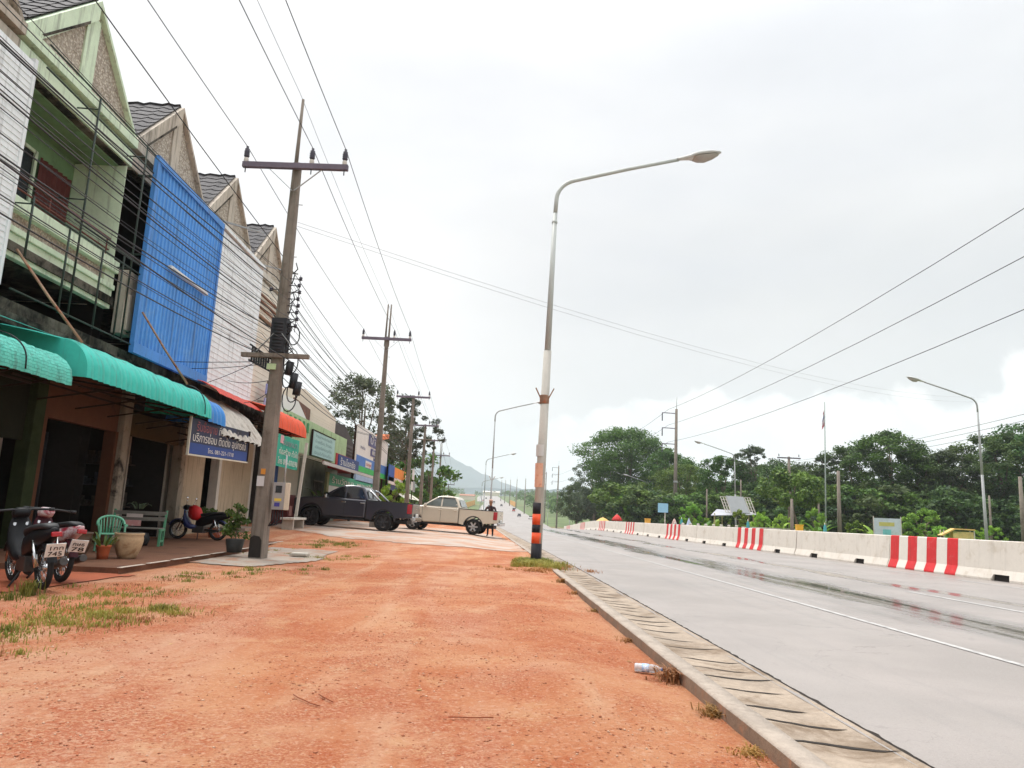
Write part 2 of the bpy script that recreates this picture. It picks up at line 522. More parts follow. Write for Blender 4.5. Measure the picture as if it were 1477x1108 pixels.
patch('clay_screed', 0, 0, [(-9.4, 7), (-6.0, 7.6), (-5.6, 9.4), (-5.5, 11.8), (-9.4, 11.9)], M_clay, 'smooth red clay screed where the motorcycles stand', .014, .09, 4, .12)
# paved shop front
b = MB()
b.prism([(-9.6, 11.8), (-5.78, 11.8), (-5.95, 17), (-6.4, 22), (-6.9, 25), (-9.6, 25)], 'z', -.2, .10)
for i in range(13):
    y0 = 11.8 + i * 1.02
    e = -5.78 - .17 * min(1, (y0 - 11.8) / 5.2) - max(0, (y0 - 17)) * .09
    if rnd.random() < .72: b.box((e - .03, y0, .10), (e + .035, y0 + .8, .108), 1)
tag(b.build('pavement', [M_tile, mat('worn_white_edge', '#b8ada0', .8, .25, 6)]), 'brown paved shop front with a worn white edge line', 'pavement', kind='structure')
b = MB(); b.box((-14, 25, -.3), (-8.3, 62, .36))
tag(b.build('shop_floor', M_pad), 'raised concrete floor along the far shops', 'shop floor', kind='structure')

# pebbles and gravel
rg = np.random.default_rng(5)
def pebbles(name, n, area, sizes, m, label, dens=None):
    P = []
    o8 = np.array([(1, 0, 0), (-1, 0, 0), (0, 1, 0), (0, -1, 0), (0, 0, 1), (0, 0, -1)], float)
    f8 = np.array([(0, 2, 4), (2, 1, 4), (1, 3, 4), (3, 0, 4), (2, 0, 5), (1, 2, 5), (3, 1, 5), (0, 3, 5)])
    V = []; F = []
    c = 0
    while c < n:
        x = rg.uniform(area[0], area[1]); y = area[2] + (area[3] - area[2]) * rg.random() ** 1.7
        if x > 1.45 + off(y): continue
        if dens and noise.noise((x * .8, y * .6, 2)) + .55 < rg.random(): continue
        s = rg.uniform(*sizes) * rg.random() ** .5
        a = rg.uniform(0, 6.28); ca, sa = math.cos(a), math.sin(a)
        q = o8 * (1 + rg.uniform(-.35, .35, (6, 1))) * s * np.array([1, rg.uniform(.6, 1), .55])
        q = np.c_[q[:, 0] * ca - q[:, 1] * sa, q[:, 0] * sa + q[:, 1] * ca, q[:, 2]]
        V.append(q + np.array([x, y, gz(x, y) + s * .2])); F.append(f8 + 6 * c); c += 1
    tag(raw_mesh(name, np.concatenate(V), np.concatenate(F), m), label, 'gravel', kind='stuff')
pebbles('gravel', 9500, (-4.2, 1.5, 2.2, 17), (.004, .015), mat('laterite_gravel', '#a5694c', .9, .3, 30), 'loose red laterite gravel on the forecourt', True)
pebbles('pale_gravel', 1300, (-4.2, 1.5, 2.4, 15), (.004, .014), mat('pale_gravel', '#c3a088', .9, .2, 30), 'pale chips of stone among the red gravel', True)
pebbles('dark_gravel', 900, (-4.2, 1.5, 2.4, 15), (.003, .008), mat('dark_gravel', '#84492f', .9, .3, 30), 'dark crumbs of laterite among the gravel', True)

# ---- mountain and far hills
def ridge(name, pts, y, depth, m, label, base=-20, amp=1.0):
    """pts: (x, crest height) along the ridge"""
    V = []; F = []
    X = np.linspace(pts[0][0], pts[-1][0], 90)
    Z = np.interp(X, [p[0] for p in pts], [p[1] for p in pts])
    rows = [(-1, 0), (-.75, .16), (-.5, .38), (-.25, .72), (0, 1), (.3, .7), (1, 0)]
    for r, (t, f) in enumerate(rows):
        for i, x in enumerate(X):
            n = amp * (noise.noise((x * .01, t * 2, 1)) * 14 + noise.noise((x * .035, t * 6, 4)) * 6)
            V.append((x + noise.noise((x * .01, t, 8)) * 40 * (1 - f), y + t * depth, base + (Z[i] - base) * f + n * (.3 + f) * min(1, Z[i] / 60)))
    for r in range(len(rows) - 1):
        for i in range(len(X) - 1):
            a = r * len(X) + i
            F.append((a, a + 1, a + len(X) + 1, a + len(X)))
    tag(raw_mesh(name, V, F, m, smooth=True), label, 'hill' if 'hill' in name else 'mountain', kind='structure')
M_forest = mat('forested_slope', '#2e4048', .95, .4, .012)
ridge('mountain', [(-1500, 30), (-1150, 120), (-800, 215), (-520, 300), (-380, 333), (-310, 326), (-230, 285), (-120, 232), (-20, 195), (80, 165), (220, 120), (420, 60)], 4100, 700, M_forest, 'pale blue mountain rising beyond the road')
ridge('far_hills', [(-900, 60), (-500, 90), (-150, 85), (50, 92), (300, 100), (600, 96), (1000, 110), (1800, 90)], 2500, 400, M_forest, 'low hazy wooded hills along the horizon', amp=.5)
# ------------------------------------------------------------------ vegetation
def leaf_mat(name, c1, c2, c3, trans=.25):
    k = NT(name)
    P = k.n('NewGeometry').outputs['Position']
    oi = k.n('ObjectInfo').outputs['Random']
    n1 = k.noise(.45, 4, P); n2 = k.noise(3.2, 3, P)
    c = k.mix(k.ramp(n1, .36, .64), rgb(c1), rgb(c2))
    c = k.mix(k.math('MULTIPLY', k.ramp(n2, .5, .72), .6), c, rgb(c3))
    hs = k.n('HueSaturation'); k.l(c, hs.inputs['Color'])
    k.l(k.math('ADD', .465, k.math('MULTIPLY', oi, .055)), hs.inputs['Hue'])
    k.l(k.math('ADD', .72, k.math('MULTIPLY', k.math('FRACT', k.math('MULTIPLY', oi, 7.3)), .62)), hs.inputs['Value'])
    c = hs.outputs[0]
    k.l(c, k.b.inputs['Base Color']); k.b.inputs['Roughness'].default_value = .6
    k.b.inputs['Specular IOR Level'].default_value = .25
    tr = k.n('BsdfTranslucent'); k.l(c, tr.inputs['Color'])
    mx = k.n('MixShader'); mx.inputs[0].default_value = trans
    k.l(k.b.outputs[0], mx.inputs[1]); k.l(tr.outputs[0], mx.inputs[2]); k.l(mx.outputs[0], k.out.inputs['Surface'])
    return k.m
M_leaf = leaf_mat('broadleaf', '#3a5526', '#5c7a33', '#8fa24a')
M_leafd = leaf_mat('dark_broadleaf', '#30492a', '#4c6937', '#78914a')
M_leafb = leaf_mat('bright_leaf', '#4f7a2c', '#7aa23a', '#a5c255')
M_leafg = leaf_mat('grey_leaf', '#3b4a36', '#55624a', '#74805e')
M_bark = mat('bark', '#6b5d4e', .9, .3, 3, .5, 12)
M_grass = leaf_mat('grass_blades', '#5c6a2c', '#8c8740', '#a8924f')
M_dry = leaf_mat('dry_grass', '#93693a', '#a88450', '#7d5530', .15)

def leaf_cloud(rs, clumps, per, size, flat=.75, up=.35):
    """many leaf-sized bent quads scattered round clump centres -> V, F arrays"""
    C = np.array([c[:3] for c in clumps]); Rr = np.array([c[3] for c in clumps])
    n = len(C) * per
    idx = np.repeat(np.arange(len(C)), per)
    d = rs.normal(size=(n, 3)); d /= np.linalg.norm(d, axis=1)[:, None]
    rad = rs.random(n) ** .45
    p = C[idx] + d * (rad * Rr[idx])[:, None] * np.array([1, 1, flat])
    nrm = d * .6 + rs.normal(size=(n, 3)) * .55 + np.array([0, 0, up]); nrm /= np.linalg.norm(nrm, axis=1)[:, None]
    t = np.cross(nrm, rs.normal(size=(n, 3))); t /= np.linalg.norm(t, axis=1)[:, None]
    b = np.cross(nrm, t)
    s = size * rs.uniform(.55, 1.3, n)[:, None]
    a0 = p - t * s * .55; a1 = p + b * s * .34 - nrm * s * .1; a2 = p + t * s * .6 - nrm * s * .22; a3 = p - b * s * .34 - nrm * s * .1
    V = np.stack([a0, a1, a2, a3], 1).reshape(-1, 3)
    F = np.arange(4 * n).reshape(n, 4)
    return V, F

def tree_parts(seed, h, r, style='round', leaf=.34, per=70, nclump=70, m=None):
    """returns (crown mesh, trunk mesh) of a broadleaf tree of height h and crown radius r"""
    rs = np.random.default_rng(seed); rr = random.Random(seed)
    cb = {'round': .28, 'tall': .2, 'open': .45, 'low': .05, 'flat': .5}[style] * h
    cz = (cb + h) / 2; rz = (h - cb) / 2
    lobes = [(rr.uniform(0, 6.28), rr.uniform(-.6, .8), rr.uniform(.15, .42)) for _ in range(7)]
    clumps = []
    tries = 0
    while len(clumps) < nclump and tries < 4000:
        tries += 1
        th = rr.uniform(0, 6.28); cz1 = rr.uniform(-1, 1)
        k = .78
        for (a, e, w) in lobes:
            k += w * max(0, math.cos(th - a)) ** 3 * max(0, 1 - abs(cz1 - e) * 1.3)
        rad = rr.random() ** .38 * k
        s = math.sqrt(max(0, 1 - cz1 * cz1))
        if style == 'flat': s = max(s, .55)
        if style == 'tall': s = s ** .8
        c = (r * rad * s * math.cos(th), r * rad * s * math.sin(th), cz + rz * cz1 * min(1.0, .72 + .3 * rad))
        clumps.append((*c, r * rr.uniform(.10, .25) * (.72 if style == 'open' else 1)))
    V, F = leaf_cloud(rs, clumps, per, leaf)
    crown = raw_mesh('crown', V, F, m or M_leaf)
    b = MB()
    r0 = max(.09, h * .017)
    bend = [(0, 0, -.3), (rr.uniform(-.2, .2), rr.uniform(-.2, .2), h * .25), (rr.uniform(-.4, .4), rr.uniform(-.4, .4), h * .5), (rr.uniform(-.5, .5), rr.uniform(-.5, .5), h * .8)]
    b.tube(bend, [r0 * 1.25, r0, r0 * .7, r0 * .25], 7)
    for c in rr.sample(clumps, min(11, len(clumps))):
        z0 = rr.uniform(max(.25 * h, cb * .8), h * .6)
        t = z0 / h
        st = Vector((0, 0, z0)) + Vector((bend[2][0], bend[2][1], 0)) * min(1, t * 2)
        en = Vector(c[:3])
        mid = st.lerp(en, .5) + Vector((0, 0, -.08 * h * rr.random()))
        b.tube([st, mid, en], [r0 * .45, r0 * .28, r0 * .08], 5, cap=False)
    trunk = b.build('trunk', M_bark)
    return crown, trunk
TREES = {}
def proto_tree(key, *a, **k):
    c, t = tree_parts(*a, **k)
    TREES[key] = (c, t, a[1])
    COL.objects.unlink(c); COL.objects.unlink(t)
# kinds of tree; copies share mesh data
proto_tree('a', 11, 12, 4.2, 'round', .22, 120, 160)
proto_tree('b', 12, 13, 3.8, 'tall', .22, 115, 160, m=M_leafd)
proto_tree('c', 13, 12, 4.6, 'round', .22, 120, 170, m=M_leafd)
proto_tree('d', 14, 14, 3.4, 'open', .2, 85, 140, m=M_leafg)
proto_tree('j', 24, 12, 3.9, 'round', .2, 80, 160, m=M_leafg)
proto_tree('e', 15, 20, 7.6, 'round', .28, 150, 330)
proto_tree('f', 16, 6, 3.6, 'flat', .3, 95, 60, m=M_leaf)
proto_tree('g', 17, 3, 1.5, 'low', .16, 80, 40, m=M_leafb)
proto_tree('h', 18, 5, 2.6, 'low', .26, 90, 50, m=M_leafb)
proto_tree('i', 19, 4.2, 3.0, 'low', .28, 90, 50, m=M_leafd)
def tree(key, name, label, x, y, h, cat='tree', group=None, w=1.0, rz=None, mat_=None, z=None):
    c, t, h0 = TREES[key]
    o = thing(name, label, cat, (x, y, (hz(x, y) - .08) if z is None else z), rnd.uniform(0, 6.28) if rz is None else rz, group)
    s = h / h0; o.scale = (s * w, s * w, s)
    for q in (c, t):
        n = q.copy(); COL.objects.link(n); n.parent = o
        n.name = 'crown' if q is c else 'trunk'
        if mat_ and q is c:
            n.data = q.data.copy(); n.data.materials[0] = mat_
    return o

# the wood on the right, front rank: each stands out in the skyline
FRONT = [(17.5, 165, 11.8, 'c', 'small dark tree at the left end of the wood, beside the road'),
    (20.6, 158, 15.6, 'j', 'thin pale-leaved tree just left of the great rounded tree'),
    (26.0, 150, 21.5, 'e', 'great rounded green tree, tallest of the wood, left of the twin-arm pylon'),
    (32.0, 141, 16.0, 'a', 'broad green tree leaning on the right flank of the great rounded tree'),
    (30.6, 125, 12.2, 'a', 'mid-green tree directly behind the tall power pole with three arms'),
    (35.0, 115, 12.6, 'a', 'bushy light-green tree between the tall power pole and the pavilion'),
    (38.4, 112, 14.2, 'd', 'slender open-crowned tree sticking up above the pavilion'),
    (40.6, 108, 11.6, 'c', 'dark tree behind the short pole with one crossarm'),
    (43.5, 105, 11.0, 'c', 'low dark tree left of the flagpole'),
    (46.3, 105, 12.4, 'd', 'sparse open-crowned tree right beside the flagpole'),
    (48.2, 101, 13.2, 'b', 'pointed tree just right of the flagpole'),
    (51.8, 98, 14.8, 'a', 'tall green tree above the printed banner'),
    (55.0, 97, 12.6, 'c', 'wide dark tree to the right of the tall green tree above the banner'),
    (57.5, 95, 12.3, 'd', 'loose open-crowned tree left of the nearest right-hand street lamp'),
    (59.6, 96, 12.9, 'c', 'dark tree behind the nearest right-hand street lamp'),
    (62.5, 92, 14.3, 'b', 'very dark tall tree right of the nearest right-hand street lamp'),
    (66.3, 92, 15.6, 'c', 'biggest dark tree at the right edge of the view')]
for x, y, h, k, lab in FRONT:
    tree(k, 'tree', lab, x, y, h, group='trees on the skyline of the wood', w={'d': 1.25, 'e': 1.25, 'b': 1.25}.get(k, 1.2))
# second and third rank, closing the wood
r3 = random.Random(21)
WOOD = []
for i in range(56):
    t = i / 55
    y = 158 - 60 * t + r3.uniform(-6, 6)
    x = 17 + 53 * t ** .95 + r3.uniform(-2, 3) + 4
    WOOD.append((x + r3.uniform(-1, 6), y + r3.uniform(-4, 14), r3.uniform(8, 11.5), r3.choice('acbcca')))
for x, y, h, k in WOOD:
    tree(k, 'tree', 'dense green broadleaf tree standing in the closed mass of the wood beyond the barrier', x, y, h, group='trees in the mass of the wood', w=1.35)
for i in range(42):
    t = i / 41
    x = 20 + 47 * t + r3.uniform(-1.5, 1.5); y = 112 - 32 * t + r3.uniform(-4, 4)
    tree(r3.choice('iif'), 'tree', 'low bushy tree in the undergrowth along the front of the wood', x, y, r3.uniform(4.2, 7.4), group='low trees along the front of the wood', w=1.25)
tree('f', 'spreading_tree', 'low flat-topped spreading tree between the pavilion and the flagpole', 31.5, 79, 7.2, w=1.0)
tree('h', 'shrub', 'light-green bush under the great rounded tree behind the red umbrella', 18.6, 112, 6.2, 'shrub', w=1.1)
tree('h', 'shrub', 'yellow-green bush beside the flagpole foot', 25.8, 61, 2.9, 'shrub', w=.8)
tree('g', 'clipped_shrub', 'rounded clipped shrub right of the printed banner', 35.7, 62, 3.3, 'shrub', w=1.15)
tree('g', 'shrub', 'small bright bush in front of the rounded clipped shrub', 34.5, 58, 1.9, 'shrub')
tree('g', 'shrub', 'low green bush at the foot of the nearest right-hand street lamp', 36.4, 55, 2.0, 'shrub')
for i, (x, y, h) in enumerate([(23.5, 73, 2.8), (25.2, 72, 2.6), (26.7, 70, 2.5), (19.6, 76, 3.2), (29.2, 61, 2.1)]):
    tree('h', 'shrub', 'bright green garden shrub in the row right behind the barrier', x, y, h, 'shrub', group='garden shrubs behind the barrier', w=.75)
# banana-like plants
def leafy(name, label, x, y, h, n, m, seed, w=.16, cat='plant', group=None, z=None, droop=1.0, base=.1, parent=None):
    rs = random.Random(seed); b = MB()
    for i in range(n):
        a = 6.283 * i / n + rs.uniform(-.4, .4); L = h * rs.uniform(.75, 1.1); el = rs.uniform(.75, 1.4)
        p = Vector((base * math.cos(a), base * math.sin(a), 0)); q = 6; vs = []; fs = []
        for j in range(q + 1):
            t = j / q
            e = el - t * t * droop * rs.uniform(.9, 1.3)
            if j: p = p + Vector((math.cos(a) * math.cos(e), math.sin(a) * math.cos(e), math.sin(e))) * L / q
            ww = w * h * (math.sin(math.pi * min(1, t * .9 + .08)) ** .7) * .5
            s = Vector((-math.sin(a), math.cos(a), 0)) * ww
            vs += [p - s + Vector((0, 0, ww * .3)), p, p + s + Vector((0, 0, ww * .3))]
        for j in range(q):
            k = 3 * j
            fs += [(k, k + 1, k + 4, k + 3), (k + 1, k + 2, k + 5, k + 4)]
        b.add(vs, fs, 0, True)
    o = b.build(name, m, parent, recalc=False)
    o.location = (x, y, hz(x, y) if z is None else z)
    return tag(o, label, cat, group) if label else o
for i, (x, y, h) in enumerate([(21.0, 78, 3.0), (22.0, 76.5, 2.6), (26.5, 76, 3.4), (27.6, 74, 2.8), (28.3, 66, 2.4), (33.6, 66, 2.6), (20.2, 74, 2.2)]):
    leafy('banana_plant', 'banana plant with broad arching leaves behind the barrier', x, y, h, 9, M_leafb, 40 + i, .2, group='banana plants behind the barrier')

# left side trees among the shops
tree('j', 'tree', 'sparse grey-green tree behind the white billboard', -11.6, 61, 11.6, w=1.0, rz=.5)
tree('d', 'tree', 'thin tree with small clumps behind the third utility pole', -9.9, 77, 12.8, w=1.0, rz=2.2)
tree('d', 'tree', 'small feathery tree between the two sparse trees on the left', -12.4, 84, 9.5, w=1.0, rz=4)
tree('i', 'bush', 'big dark green bush at the end of the left row of shops', -9.2, 92, 7.6, 'bush', w=1.0, rz=1.0, mat_=M_leaf)
tree('g', 'shrub', 'bright yellow-green shrub beside the dark pickup', -7.3, 53.5, 2.9, 'shrub', w=.8)
tree('h', 'shrub', 'light-green treetop showing above the orange signboard', -9.6, 63, 5.3, 'shrub', w=.7)
tree('g', 'shrub', 'small hedge bush low beside the third utility pole', -7.2, 60, 1.6, 'shrub', w=1.1)
for i in range(9):
    y = 112 + i * 11 + r3.uniform(-3, 3)
    tree(r3.choice('acb'), 'tree', 'hazy green roadside tree running down the left of the far road', -14 - .03 * y + r3.uniform(-6, 1) - i * 1.2, y, r3.uniform(4.5, 6.5), group='roadside trees on the far left', w=1.2)
# far woodland: reads as one mass on both sides of the far road
rs = np.random.default_rng(9); Vs = []; Fs = []; n0 = 0
def canopy(x, y, s, k=46):
    global n0
    z = hz(x, y)
    cl = [(x + rs.normal() * s * .35, y + rs.normal() * s * .35, z + s * rs.uniform(.3, .85), s * rs.uniform(.22, .36)) for _ in range(5)]
    V, F = leaf_cloud(rs, cl, k // 5 * 2, s * .16)
    Vs.append(V); Fs.append(F + n0); n0 += len(V)
for i in range(330):
    y = rs.uniform(220, 1250); x = off(y) - 28 - rs.random() ** 1.4 * .34 * y
    canopy(x, y, rs.uniform(6, 11))
for i in range(330):
    y = rs.uniform(190, 1250); x = off(y) + 40 + rs.random() ** 1.3 * .28 * y
    canopy(x, y, rs.uniform(6, 12))
for i in range(120):
    y = rs.uniform(1250, 1700); x = rs.uniform(-500, 500)
    canopy(x, y, rs.uniform(9, 15))
tag(raw_mesh('distant_woodland', np.concatenate(Vs), np.concatenate(Fs), M_leaf), 'hazy distant woodland along the far road', 'woodland', kind='stuff')

# grass
def blades(name, spots, m, label, seed=1, kind='stuff', cat='grass', lean=.6):
    rs = np.random.default_rng(seed); V = []; F = []; n = 0
    for (x, y, r, cnt, h) in spots:
        for _ in range(cnt):
            a = rs.uniform(0, 6.28); d = r * abs(rs.normal()) * .55
            px, py = x + d * math.cos(a), y + d * math.sin(a) * 1.15
            pz = gz(px, py) - .01
            hh = h * rs.uniform(.4, 1.15); b = rs.uniform(0, 6.28); w = rs.uniform(.0025, .006) * (1 + h * 3)
            lx, ly = math.cos(b) * hh * lean * rs.random(), math.sin(b) * hh * lean * rs.random()
            sx, sy = -math.sin(b) * w, math.cos(b) * w
            V += [(px - sx, py - sy, pz), (px + sx, py + sy, pz), (px + lx * .45 + sx * .7, py + ly * .45 + sy * .7, pz + hh * .62), (px + lx * .45 - sx * .7, py + ly * .45 - sy * .7, pz + hh * .62),
                  (px + lx * 1.15, py + ly * 1.15, pz + hh * (1 - .25 * lean))]
            F += [(n, n + 1, n + 2, n + 3), (n + 3, n + 2, n + 4, n + 4)]; n += 5
    me = bpy.data.meshes.new(name)
    me.from_pydata(V, [], [f if f[2] != f[3] else f[:3] for f in F]); me.materials.append(m)
    o = bpy.data.objects.new(name, me); COL.objects.link(o)
    return tag(o, label, cat, kind=kind)
rg2 = random.Random(4)
sp = []
def strew(poly, n, r, cnt, h):
    for _ in range(n):
        t = rg2.random() * (len(poly) - 1); i = int(t); f = t - i
        x = poly[i][0] + (poly[i + 1][0] - poly[i][0]) * f + rg2.gauss(0, .32); y = poly[i][1] + (poly[i + 1][1] - poly[i][1]) * f + rg2.gauss(0, .3)
        sp.append((x, y, r * rg2.uniform(.5, 1.2), int(cnt * rg2.uniform(.4, 1)), h * rg2.uniform(.6, 1.1)))
strew([(-4.4, 5.6), (-4.1, 6.6), (-4.0, 7.5), (-3.7, 8.2)], 60, .30, 90, .085)
strew([(-4.6, 7.6), (-4.8, 9.0), (-4.4, 10.0)], 30, .3, 60, .07)
strew([(-4.8, 11.5), (-4.3, 12.8), (-3.9, 14.0), (-3.7, 15)], 26, .25, 70, .075)
blades('grass', sp, M_grass, 'patchy weeds and short grass on the dirt by the shops', 3)
sp = []
strew([(-5.3, 21.5), (-4.6, 22.5), (-5.4, 24)], 36, .35, 80, .09); strew([(-3.7, 17.0), (-3.4, 18.6)], 14, .25, 70, .08); strew([(-5.4, 16.8), (-5.6, 20)], 10, .2, 60, .09)
blades('grass', sp, M_grass, 'yellowing grass around the concrete pad and apron edge', 4)
sp = [(-3.95 + rg2.gauss(0, .5), 7.0 + rg2.gauss(0, .8), .3, 60, .06) for _ in range(16)] + [(-4.5 + rg2.gauss(0, .4), 10.5 + rg2.gauss(0, 1), .3, 40, .05) for _ in range(10)]
blades('dry_grass', sp, M_dry, 'dry straw-coloured grass mixed into the weeds', 5)
sp = [(-5.35, 8.9, .14, 110, .24), (-5.3, 8.5, .18, 90, .12), (-4.35, 5.5, .25, 300, .12), (-4.3, 6.5, .2, 260, .11), (-3.55, 8.3, .16, 150, .1)]
blades('weed', sp, M_grass, 'taller green weeds at the edge of the clay screed', 6)
sp = [(1.02 + rg2.gauss(0, .26), 18.6 + rg2.gauss(0, .9), .22, 150, .17) for _ in range(42)]
blades('grass', sp, M_grass, 'green grass tuft around the foot of the striped lamp post', 7, lean=.9)
sp = [(1.05 + rg2.gauss(0, .35), 17.1 + rg2.gauss(0, .5), .25, 90, .09) for _ in range(16)]
blades('dry_grass', sp, M_dry, 'dry grass fringe in front of the lamp post tuft', 8, lean=1.1)
for i, (x, y, h, c) in enumerate([(1.45, 6.15, .16, 300), (1.47, 5.1, .09, 200), (1.44, 4.3, .06, 150), (1.42, 8.0, .07, 120), (1.38, 10.4, .07, 110), (1.34, 12.5, .09, 160), (1.3, 14.4, .12, 240)]):
    lab = ['biggest dry grass tuft, right next to the bottle at the kerb', 'dry grass tuft at the kerb just nearer than the bottle', 'flat dry tuft at the kerb nearest the camera', 'small dry tuft on the kerb behind the bottle',
           'tiny dry tuft halfway along the kerb', 'dry tuft against the kerb before the lamp post', 'dry tuft against the kerb at the edge of the lamp post grass'][i]
    o = blades('dry_grass_tuft', [(x, y, .13, c, h)], M_dry, lab, 20 + i, kind='thing', cat='grass tuft', lean=1.5); o['group'] = 'dry tufts along the kerb'
# ------------------------------------------------------------------ the terrace of shophouses on the left
def root(name, label, cat, base, group=None):
    return thing(name, label, cat, base, 0, group)
def put(o, r):                   # geometry was written in world coordinates: hang it on its thing
    o.parent = r; o.location = -Vector(r.location)
    return o
M_green = mat('mint_green_paint', '#cfdec3', .75, .1, 1.4, .08, 20, stain='#8f9c80', scov=.3, sscale=.9, streak=.5)
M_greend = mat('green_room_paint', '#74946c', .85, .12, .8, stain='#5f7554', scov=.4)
M_plaster = mat('stained_plaster', '#bcb1a3', .9, .14, 1.1, .2, 20, stain='#8a8074', scov=.38, sscale=.9, streak=.7)
M_pebble = None
def pebble_mat():
    k = NT('pebble_dash')
    P = k.n('NewGeometry').outputs['Position']
    v = k.n('TexVoronoi', Scale=17.0); k.l(P, v.inputs['Vector'])
    n = k.noise(1.1, 5, P); c = k.mix(k.ramp(v.outputs['Distance'], .1, .6), rgb('#cfc4b4'), rgb('#a3978a'))
    bw = k.n('RGBToBW'); k.l(v.outputs['Color'], bw.inputs[0])
    hs = k.mix(.55, c, bw.outputs[0], 'SOFT_LIGHT')
    c = k.mix(k.math('MULTIPLY', k.ramp(n, .48, .68), .45), hs, rgb('#8f8477'))
    k.l(c, k.b.inputs['Base Color']); k.b.inputs['Roughness'].default_value = .95
    k.bump(v.outputs['Distance'], .8, .03)
    return k.m
M_pebble = pebble_mat()
def corr_mat(name, col, rough=.5, stain=None, scov=.2): return mat(name, col, rough, .1, 1.2, stain=stain, scov=scov, sscale=1.5, spec=.4, streak=.42)
M_blue = mat('blue_sheet_metal', '#5294da', .55, .13, .7, .25, 2.5, stain='#74a4d6', scov=.36, sscale=.8, streak=.38)
M_blued = corr_mat('blue_edge_trim', '#4a88d0', .55)
M_whites = mat('white_siding', '#e4e7e9', .6, .05, .8, stain='#a9abaa', scov=.3, sscale=.7, streak=.35)
M_tile_r = mat('dark_roof_tile', '#4c4a4c', .8, .25, 4, .3, 20, stain='#2d2b2c', scov=.4, sscale=2)
M_pipe = mat('old_green_pipe', '#27352c', .6, .3, 5, stain='#54402c', scov=.3, sscale=4)
M_rust = mat('rusty_rod', '#9a7a62', .7, .25, 6, stain='#8c3d20', scov=.45, sscale=5)
M_dark = mat('shade_dark_interior', '#1b1917', .95, .3, 1.0, spec=.03)  # near-black colour paints in the shade of the deep rooms
M_inner = mat('shade_dark_shop_wall', '#2b2825', .9, .2, .8, spec=.03, stain='#1f1c1a', scov=.4)  # darkened base colour stands in for shade inside the shops
M_salmon = mat('shaded_salmon_plaster', '#63402f', .85, .12, 1.2, spec=.08, stain='#4a2f26', scov=.35)  # salmon darkened, the shade under the awnings is in the colour
M_ochre = mat('shaded_ochre_plaster', '#58492e', .85, .12, 1.2, spec=.08, stain='#4a3d28', scov=.4)  # ochre darkened for awning shade as well
M_beige = mat('beige_wall', '#b8a68c', .85, .08, .9, .06, 20, stain='#94826b', scov=.35, streak=.4)
M_white = mat('old_white_paint', '#c9c3b8', .8, .08, 2, stain='#857a6c', scov=.32, sscale=2.5, streak=.4)
M_mould_slit = mat('mouldy_concrete_slit_shade', '#6b655b', .95, spec=.1, var=.25, scale=2.2, bump=.35, bscale=18, stain='#23221f', scov=.55, sscale=1.1, streak=.9)
M_unused = mat('mouldy_patch', '#6b655b', .95, .25, 2.2, .35, 18, stain='#23221f', scov=.55, sscale=1.1, streak=.9)
M_curtain = mat('red_brown_curtain', '#5a2a26', .9, .2, 2)
M_black = mat('dark_glass_louvre', '#14161a', .25, .2, 2)
M_woodd = mat('dark_timber', '#32251d', .85, .25, 3, spec=.1)
XG = -9.62
def strips(b, x, y0, y1, z0, z1, step, d=.012, mi=0):
    """horizontal lap siding facing +X"""
    n = int((z1 - z0) / step)
    for i in range(n):
        za = z0 + i * step; zb = za + step
        b.add([(x, y0, zb), (x, y1, zb), (x + d, y1, za), (x + d, y0, za)], [(0, 1, 2, 3)], mi)
        b.add([(x + d, y0, za), (x + d, y1, za), (x, y1, za), (x, y0, za)], [(0, 1, 2, 3)], mi)
def corr(b, x, y0, y1, z0, z1, per=.2, d=.035, mi=0):
    """vertical box-rib sheet facing +X"""
    n = int((y1 - y0) / per); per = (y1 - y0) / n; pts = []
    for i in range(n):
        y = y0 + i * per
        pts += [(y, 0), (y + per * .5, 0), (y + per * .6, d), (y + per * .9, d)]
    pts.append((y1, 0))
    vs = [(x + dx, y, z0) for y, dx in pts] + [(x + dx, y, z1) for y, dx in pts]; m = len(pts)
    b.add(vs, [(i, i + 1, m + i + 1, m + i) for i in range(m - 1)], mi)

